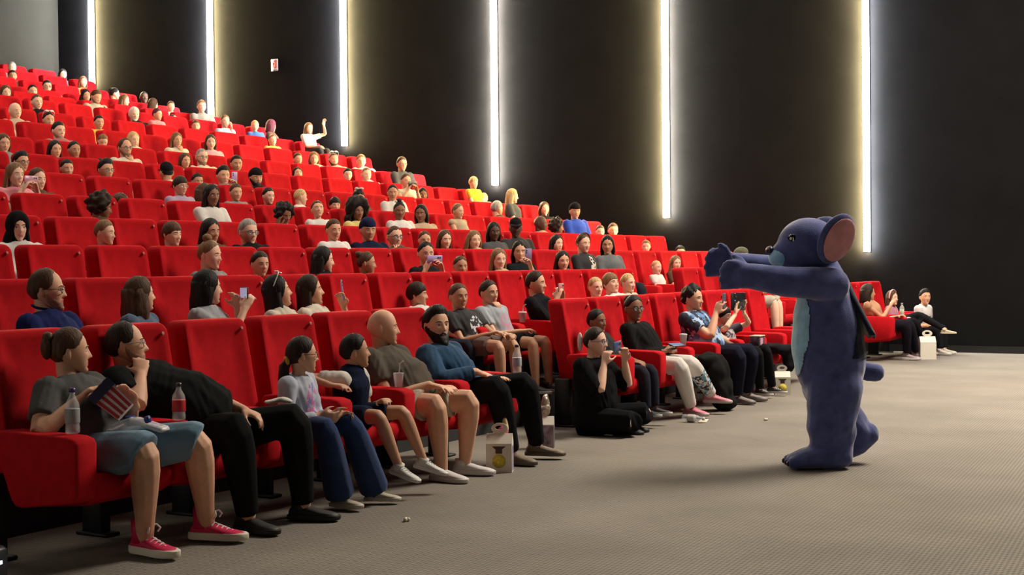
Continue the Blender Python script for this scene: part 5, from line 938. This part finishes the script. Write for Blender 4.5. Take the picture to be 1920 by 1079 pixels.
# ---------------------------------------------------------------- the costumed performer
def costume():
    f = np.array([-.869, -.494, 0]); l = np.array([.494, -.869, 0]); up = np.array([0, 0, 1.])
    A = np.stack([f, l, up], 1); O = MASCOT
    BL_ = mat('blue_plush', (.072, .088, .235), .95, noise=.22, nscale=14, bump=.5, bscale=120, sheen=.5, spec=.15); LB = mat('pale_blue_plush', (.27, .50, .68), .95, noise=.15, nscale=14, bump=.5, bscale=120, sheen=.4, spec=.15); DK = mat('navy_plush', (.008, .011, .028), .95, noise=.2, nscale=14, bump=.5, bscale=120, sheen=.3, spec=.1); PK = mat('pink_plush', (.52, .23, .25), .95, noise=.15, nscale=10, bump=.4, bscale=120, sheen=.4, spec=.1)
    root = thing('person', tuple(O), 'performer in a blue plush animal costume with large round ears, arms stretched forward', 'person')
    b = MB()
    # trunk: (forward, up), half width, half depth
    q = [(-.06, .50), (-.045, .62), (-.03, .76), (-.02, .90), (-.015, 1.02), (-.005, 1.13), (.0, 1.22), (.02, 1.30)]
    b.tube([(x, 0, z) for x, z in q], [(.20, .185), (.235, .225), (.245, .235), (.24, .225), (.225, .205), (.21, .175), (.185, .15), (.14, .13)], 20, lat=(0, 1, 0))
    for sy, hp_, kn, an in ((1, (-.05, .10, .55), (-.02, .11, .32), (-.02, .11, .10)), (-1, (-.05, -.10, .55), (-.10, -.11, .34), (-.22, -.12, .17))):
        b.tube([hp_, kn, an], [(.165, .185), (.150, .165), (.125, .14)], 16, lat=(0, 1, 0))
    # near foot flat, rear foot up on its toes
    b.tube([(-.08, .12, .085), (.05, .12, .082), (.17, .125, .068), (.22, .125, .058)], [(.105, .082), (.12, .08), (.125, .066), (.10, .052)], 14, lat=(0, 1, 0))
    for k in (-1, 0, 1): b.ball((.235, .125 + k * .072, .048), (.055, .038, .045), 10, 8)
    b.tube([(-.33, -.12, .20), (-.24, -.12, .13), (-.14, -.12, .075), (-.09, -.12, .055)], [(.085, .07), (.10, .08), (.105, .062), (.09, .048)], 14, lat=(0, 1, 0))
    for k in (-1, 0, 1): b.ball((-.06, -.12 + k * .062, .045), (.05, .034, .042), 10, 8)
    # arms out to the front
    b.tube([(-.02, .17, 1.20), (.12, .215, 1.215), (.30, .215, 1.225), (.46, .20, 1.255), (.52, .195, 1.265)], [.115, .108, .10, .088, .085], 14)
    b.tube([(-.02, -.17, 1.22), (.14, -.22, 1.27), (.34, -.22, 1.31), (.52, -.20, 1.335), (.57, -.195, 1.34)], [.112, .105, .095, .085, .082], 14)
    for (hx_, hy_, hz_), sy in (((.56, .195, 1.265), 1), ((.61, -.195, 1.345), -1)):
        b.ball((hx_, hy_, hz_), (.085, .072, .085), 12, 9)
        for k, (dy, dz, ln) in enumerate(((0, .085, .05), (0, .045, .075), (0, -.01, .08), (0, -.062, .065))):
            b.tube([(hx_ + .03, hy_ + dy, hz_ + dz * .8), (hx_ + .06 + ln * .6, hy_ + dy - sy * .012, hz_ + dz), (hx_ + .065 + ln, hy_ + dy - sy * .03, hz_ + dz * .95 - .01)], [.032, .029, .024], 9)
        b.tube([(hx_ - .01, hy_ - sy * .02, hz_ + .04), (hx_ + .02, hy_ - sy * .05, hz_ + .105), (hx_ + .05, hy_ - sy * .06, hz_ + .125)], [.034, .030, .024], 9)
    b.tube([(.02, 0, 1.22), (.06, 0, 1.34), (.09, 0, 1.40)], [.13, .12, .12], 14)
    b = remesh(b, .013, 6); v = b.verts()
    c0 = np.array([-.02, 0, .8]); n = v - np.stack([np.full(len(v), -.02), np.zeros(len(v)), v[:, 2]], 1); n /= np.linalg.norm(n, axis=1)[:, None] + 1e-9
    fold = .007 * np.sin(v[:, 2] * 42 + 3 * np.sin(v[:, 0] * 9 + v[:, 1] * 7)) * np.clip((.62 - v[:, 2]) / .4, 0, 1) * np.clip((v[:, 2] - .12) / .1, 0, 1) + .003 * np.sin(v[:, 2] * 27 + 5 * v[:, 1] + np.sin(v[:, 0] * 21))
    v = v + n * fold[:, None]; b.v = [v]
    def patch(test, off):
        cen = np.array([v[list(p)].mean(0) for p in b.f]); k = [i for i, c in enumerate(cen) if test(c)]; used = sorted({j for i in k for j in b.f[i]}); mp = {o: i for i, o in enumerate(used)}
        return MB().add(v[used] + n[used] * off, [tuple(mp[j] for j in b.f[i]) for i in k])
    belly = patch(lambda c: c[0] > .03 and abs(c[2] - .90) < .33 and (c[1] / .17) ** 2 + ((c[2] - .90) / .30) ** 2 < 1, .007)
    back = patch(lambda c: c[0] < -.09 and .72 < c[2] < 1.22 and abs(c[1]) < .08 + .55 * (1.24 - c[2]) * .5, .007)
    for nm, mb_, m_, lb in (('body', b, BL_, None), ('belly_patch', belly, LB, 'pale blue plush belly'), ('back_patch', back, DK, 'dark navy plush back')):
        mb_.xf(A); o = link(nm, mb_.mesh(nm, [m_]), root)
        if lb: o['label'] = lb
    # soft navy cape-like flap hanging off the back
    fl_ = MB(); rows = []
    for i, z in enumerate(np.linspace(1.24, .86, 7)):
        u = i / 6; w0 = .10 + .10 * u; x = -.16 - .17 * u; y = np.linspace(-w0, w0, 9)
        o_ = np.stack([np.full(9, x) + .05 * (np.abs(y) / w0) ** 2, y, np.full(9, z) - .02 * np.cos(y * 20) * u], 1); rows.append(np.concatenate([o_, o_[::-1] + np.array([.03, 0, 0])]))
    fl_.loft(rows).xf(A); link('back_flap', fl_.mesh('flap', [DK]), root)
    # head
    H = MB(); H.ball((.10, 0, 1.455), (.205, .20, .190), 26, 20); H.ball((.23, 0, 1.40), (.12, .13, .105), 18, 14); H.ball((.16, 0, 1.36), (.15, .17, .09), 18, 12)
    H = remesh(H, .014, 6); H.xf(A); hd_ = link('head', H.mesh('head', [BL_]), root)
    M_ = MB(); M_.ball((.275, 0, 1.385), (.088, .115, .075), 18, 14); M_.xf(A); o = link('muzzle', M_.mesh('muzzle', [LB]), hd_); o['label'] = 'pale blue plush muzzle'
    N_ = MB(); N_.ball((.355, 0, 1.43), (.028, .045, .030), 14, 10); N_.xf(A); link('nose', N_.mesh('nose', [mat('nose_navy', (.012, .014, .04), .35)]), hd_)
    for sy in (1, -1):
        e = MB(); e.ball((0, 0, 0), (.016, .042, .052), 16, 12); e.xf(rotz(sy * .75), (.232, sy * .125, 1.485)); e.xf(A); link('eye', e.mesh('eye', [mat('eye_black', (.006, .006, .007), .08, spec=.8)]), hd_)
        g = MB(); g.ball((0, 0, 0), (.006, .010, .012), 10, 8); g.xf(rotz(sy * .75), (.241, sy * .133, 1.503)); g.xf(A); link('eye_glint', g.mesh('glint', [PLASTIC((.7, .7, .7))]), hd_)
        Me = rotz(sy * .55) @ rotx(-sy * .35) @ roty(-.30)
        for nm, sc2, ox, m_ in (('ear', (.150, .040, .172), 0, BL_), ('inner_ear', (.126, .018, .148), 1, PK)):
            r_ = MB(); r_.ball((0, 0, 0), sc2, 22, 14); vv = r_.verts()
            if ox: vv = vv + np.array([0, sy * .030, 0])
            else: vv[:, 1] -= sy * .0
            r_.v = [vv]; r_.xf(Me, (-.035, sy * .215, 1.50)); r_.xf(A); link(nm, r_.mesh(nm, [m_]), hd_)
    t_ = MB(); t_.tube([(-.22, 0, .64), (-.29, 0, .62), (-.34, 0, .615)], [.055, .062, .060], 14); t_.xf(A); link('tail', t_.mesh('tail', [BL_]), root)
    for k in (-1, 0, 1):
        c_ = MB(); c_.ball((.282, .125 + k * .072, .045), (.014, .016, .018), 10, 8); c_.xf(A); link('toe_nail', c_.mesh('nail', [mat('nail_black', (.008, .008, .01), .25)]), root)
costume()
# ---------------------------------------------------------------- things on armrests, laps and carpet
t = thing('popcorn_box', (-4.84, 4.70, .735), 'red and white striped popcorn box held by the woman in grey', 'popcorn')
az_ = unit((-.62, -.40, .66)); ax_ = unit(np.array([.70, -.70, .12]) - az_ * (np.array([.70, -.70, .12]) @ az_)); Mp = np.stack([ax_, np.cross(az_, ax_), az_], 1); bx_ = MB(); w0, w1, hh_ = .050, .062, .17
sq = lambda w_, z: [(-w_, -w_, z), (w_, -w_, z), (w_, w_, z), (-w_, w_, z)]
bx_.loft([sq(w0, 0), sq(w1, hh_), sq(w1 - .004, hh_), sq(w0 - .004, .02)])
cz = np.array([0, 0, hh_ / 2]); bx_.v = [v - cz for v in bx_.v]; bx_.xf(Mp); link('box', bx_.mesh('box', [PLASTIC((.66, .60, .58), .6)], False), t)
sb = MB()
for k in range(4):
    a0 = -1 + k * .5 + .06; a1 = a0 + .26
    for ax in range(4):
        R_ = rotz(ax * PI / 2); q = [(w0 + .001, a0 * w0, 0), (w0 + .001, a1 * w0, 0), (w1 + .001, a1 * w1, hh_), (w1 + .001, a0 * w1, hh_)]; q2 = [(x + .001, y, z) for x, y, z in q]
        s2 = MB(); s2.loft([q, q2]); s2.xf(R_); sb.join(s2)
sb.v = [v - cz for v in sb.v]; sb.xf(Mp); link('red_stripe', sb.mesh('stripes', [PLASTIC((.42, .02, .03), .6)], False), t)
nb = MB(); nb.loft([sq(w1 + .0005, hh_ - .05), sq(w1 + .0035, hh_ - .05), sq(w1 + .005, hh_ - .003), sq(w1 + .001, hh_ - .003)]); nb.v = [v - cz for v in nb.v]; nb.xf(Mp); link('navy_band', nb.mesh('band', [PLASTIC((.02, .02, .06), .6)], False), t)
pc = MB(); [pc.ball((random.uniform(-.045, .045), random.uniform(-.045, .045), hh_ - .018 + random.uniform(0, .012)), .012, 7, 5) for _ in range(26)]; pc.v = [v - cz for v in pc.v]; pc.xf(Mp); o = link('popcorn_fill', pc.mesh('fill', [PLASTIC((.66, .58, .40), .8)]), t); o['kind'] = 'stuff'
bottle((-4.82, 4.44, .608), 'clear water bottle on the armrest nearest the camera', cap=(.06, .02, .16), lab=(.30, .32, .33))
bottle((-4.88, 4.70, .575), 'large clear bottle lying in the lap of the woman in grey', cap=(.03, .04, .2), h=.24, k=1.15, M=rotz(.3) @ roty(1.25))
tb = thing('white_pouch', (-4.74, 4.84, .610), 'white pouch with blue cap on the lap of the woman in grey', 'pouch'); Mt = rotz(.2) @ roty(.25)
pt = MB().box((-.095, -.042, -.012), (.095, .042, .012), 0, .01).xf(Mt); link('pouch', pt.mesh('pouch', [mat('white_pouch', (.60, .60, .60), .4, noise=.1, nscale=20)]), tb)
pt = MB().box((-.125, -.030, -.012), (-.093, .030, .012), 0, .006).xf(Mt); link('blue_cap', pt.mesh('cap', [PLASTIC((.015, .03, .22))]), tb)
pt = MB().box((-.05, -.028, .0122), (.06, .028, .0132)).xf(Mt); link('printed_panel', pt.mesh('panel', [mat('grey_violet_print', (.36, .34, .42), .6, noise=.5, nscale=30)], False), tb)
bottle((-4.76, 5.06, .608), 'cola bottle with red label on the armrest beside the heavy man', cap=(.02, .015, .015), lab=(.50, .012, .015), liquid=None, h=.185)
nk_ = draped('paper_napkin', (-4.70, 5.72, .645), [((0, 0, 0), (.055, .05, .016)), ((.05, .01, .004), (.045, .04, .014)), ((-.03, .03, .0), (.04, .03, .012))], 'crumpled white napkin on the armrest behind the heavy man', 'napkin', (.6, .57, .52), voxel=.007)
cup((-4.80, 7.02, .608), 'small clear cup on the armrest beside the bald man', h=.085, r=.033, straw=True)
bottle((-4.72, 8.36, .60), 'clear bottle with pale label behind the black knees of the bearded man', cap=(.02, .02, .02), lab=(.5, .5, .55), h=.20)
can = thing('drink_can', (XS(2) + .34, 9.12, .24 + .608), 'blue and white drink can on the armrest between two girls', 'can'); link('can_body', MB().lathe([(.001, 0), (.026, 0), (.032, .008), (.032, .10), (.026, .112), (.001, .112)], 16).mesh('can', [PLASTIC((.03, .08, .35), .25)]), can); link('white_band', MB().lathe([(.0322, .075), (.0326, .076), (.0326, .099), (.0322, .10)], 16).mesh('band', [PLASTIC((.6, .6, .62))]), can)
cup((XS(2) + .36, 10.62, .24 + .608), 'clear cup with straw on the armrest beside the woman filming in black', h=.08, r=.036, straw=True, lidc=(.6, .6, .58))
cup((-4.78, 11.50, .608), 'grey lidded cup on the armrest beside the smiling woman in black', c=(.42, .42, .44), h=.10, r=.034, lidc=(.6, .6, .6), clear=False)
gable_box((-4.54, 7.80, 0), -1.15, 'white carton box with yellow disc on the carpet by the bald man')
bg = draped('crumpled_wrapper', (-4.56, 7.86, .245), [((0, 0, 0), (.04, .045, .05)), ((.0, .04, .04), (.025, .03, .06)), ((.0, .055, .08), (.012, .016, .05))], 'pink and yellow wrapper sticking out of the white carton box', 'wrapper', (.6, .2, .3), mats=mat_print('wrapper', (.58, .50, .28), (.55, .10, .22), (0, -.01, .01), (.06, .045, .05), None, 5, .2), voxel=.007)
gable_box((-4.82, 8.92, 0), -1.1, 'purple printed carton box on the carpet by the riser', disc=False, purple=True, k=.95)
fb = draped('foil_bag', (-4.83, 8.95, .285), [((0, 0, 0), (.045, .05, .04)), ((.0, .02, .045), (.03, .05, .045)), ((0, .03, .08), (.015, .045, .03))], 'shiny beige foil bag standing in the purple printed box', 'bag', (.4, .35, .25), mats=mat('foil', (.45, .40, .30), .3, metal=.6, bump=.6, bscale=25), voxel=.007)
gable_box((-4.58, 13.62, 0), -1.15, 'white carton box with yellow disc by the black and white trainers', k=.95)
gable_box((-4.42, 19.30, 0), -1.15, 'tall white carton box on the carpet at the far right', disc=False, k=1.25)
bottle((-4.55, 10.92, .035), 'clear bottle lying on the carpet by the woman sitting there', cap=(.6, .6, .6), lab=(.5, .46, .46), h=.20, M=roty(PI / 2) @ rotz(0))
pp_ = thing('paper_sheet', (-4.42, 11.05, .004), 'small white paper lying on the carpet beside the fallen bottle', 'paper', rotz=.3, mesh=MB().box((-.03, -.11, -.004), (.04, .11, .002), 0, .002).mesh('paper', [PLASTIC((.6, .56, .45), .8)]))
for i, (x, y, lb) in enumerate(((-4.10, 6.05, 'white popcorn flake alone on the dark carpet, lower middle'), (-3.95, 11.30, 'white popcorn flake on the carpet left of the costumed performer'))):
    c_ = MB(); [c_.ball((dx, dy, .011), .011, 8, 6) for dx, dy in ((0, 0), (.011, .006), (-.007, .010), (.004, -.011))]; thing('popcorn_flake', (x, y, 0), lb, 'popcorn', mesh=c_.mesh('flake', [PLASTIC((.66, .60, .48), .8)]))
draped('black_coat', (-4.72, 11.86, 0), [((-.12, 0, .46), (.16, .20, .05)), ((.06, -.02, .47), (.12, .19, .07)), ((.13, 0, .36), (.10, .18, .14)), ((.15, .03, .20), (.10, .17, .16)), ((.16, .07, .08), (.12, .14, .08))], 'black coat draped over the empty front row seat, hanging to the carpet', 'coat', (.012, .012, .012))
draped('black_jacket', (-4.72, 13.80, 0), [((-.08, 0, .47), (.16, .16, .05)), ((.08, .02, .45), (.12, .15, .06)), ((.14, .06, .33), (.07, .10, .13))], 'black jacket bundled on the seat beside the boy with the tablet', 'jacket', (.010, .010, .012))
sn = thing('snack_box', (-4.70, 13.22, .565), 'small snack box with pink label on the lap of the boy with the tablet', 'box'); link('box', MB().box((-.05, -.08, -.05), (.05, .08, .05), 0, .004).mesh('box', [PLASTIC((.05, .04, .06))]), sn); link('pink_label', MB().box((.0502, -.05, -.035), (.0512, .03, .035)).mesh('label', [PLASTIC((.55, .30, .38))], False), sn); link('rim', MB().box((-.056, -.086, .046), (.056, .086, .060), 0, .004).mesh('rim', [PLASTIC((.5, .45, .34))]), sn)
bottle((-4.72, 19.13, .60), 'bottle with pale drink beside the woman right of the costume', cap=(.5, .5, .5), liquid=(.5, .45, .30), h=.18)
bb = thing('floor_device', (-4.80, 3.86, 0), 'small black floor box with a blue light at the left edge', 'device'); link('box', MB().box((-.12, -.10, 0), (.12, .10, .20), 0, .015).mesh('box', [PLASTIC((.008, .009, .015))]), bb); link('blue_light', MB().box((.1195, -.04, .13), (.123, .06, .145), 0, .001).mesh('light', [mat('blue_led', (.3, .5, 1), emit=(.45, .65, 1, 4))]), bb)
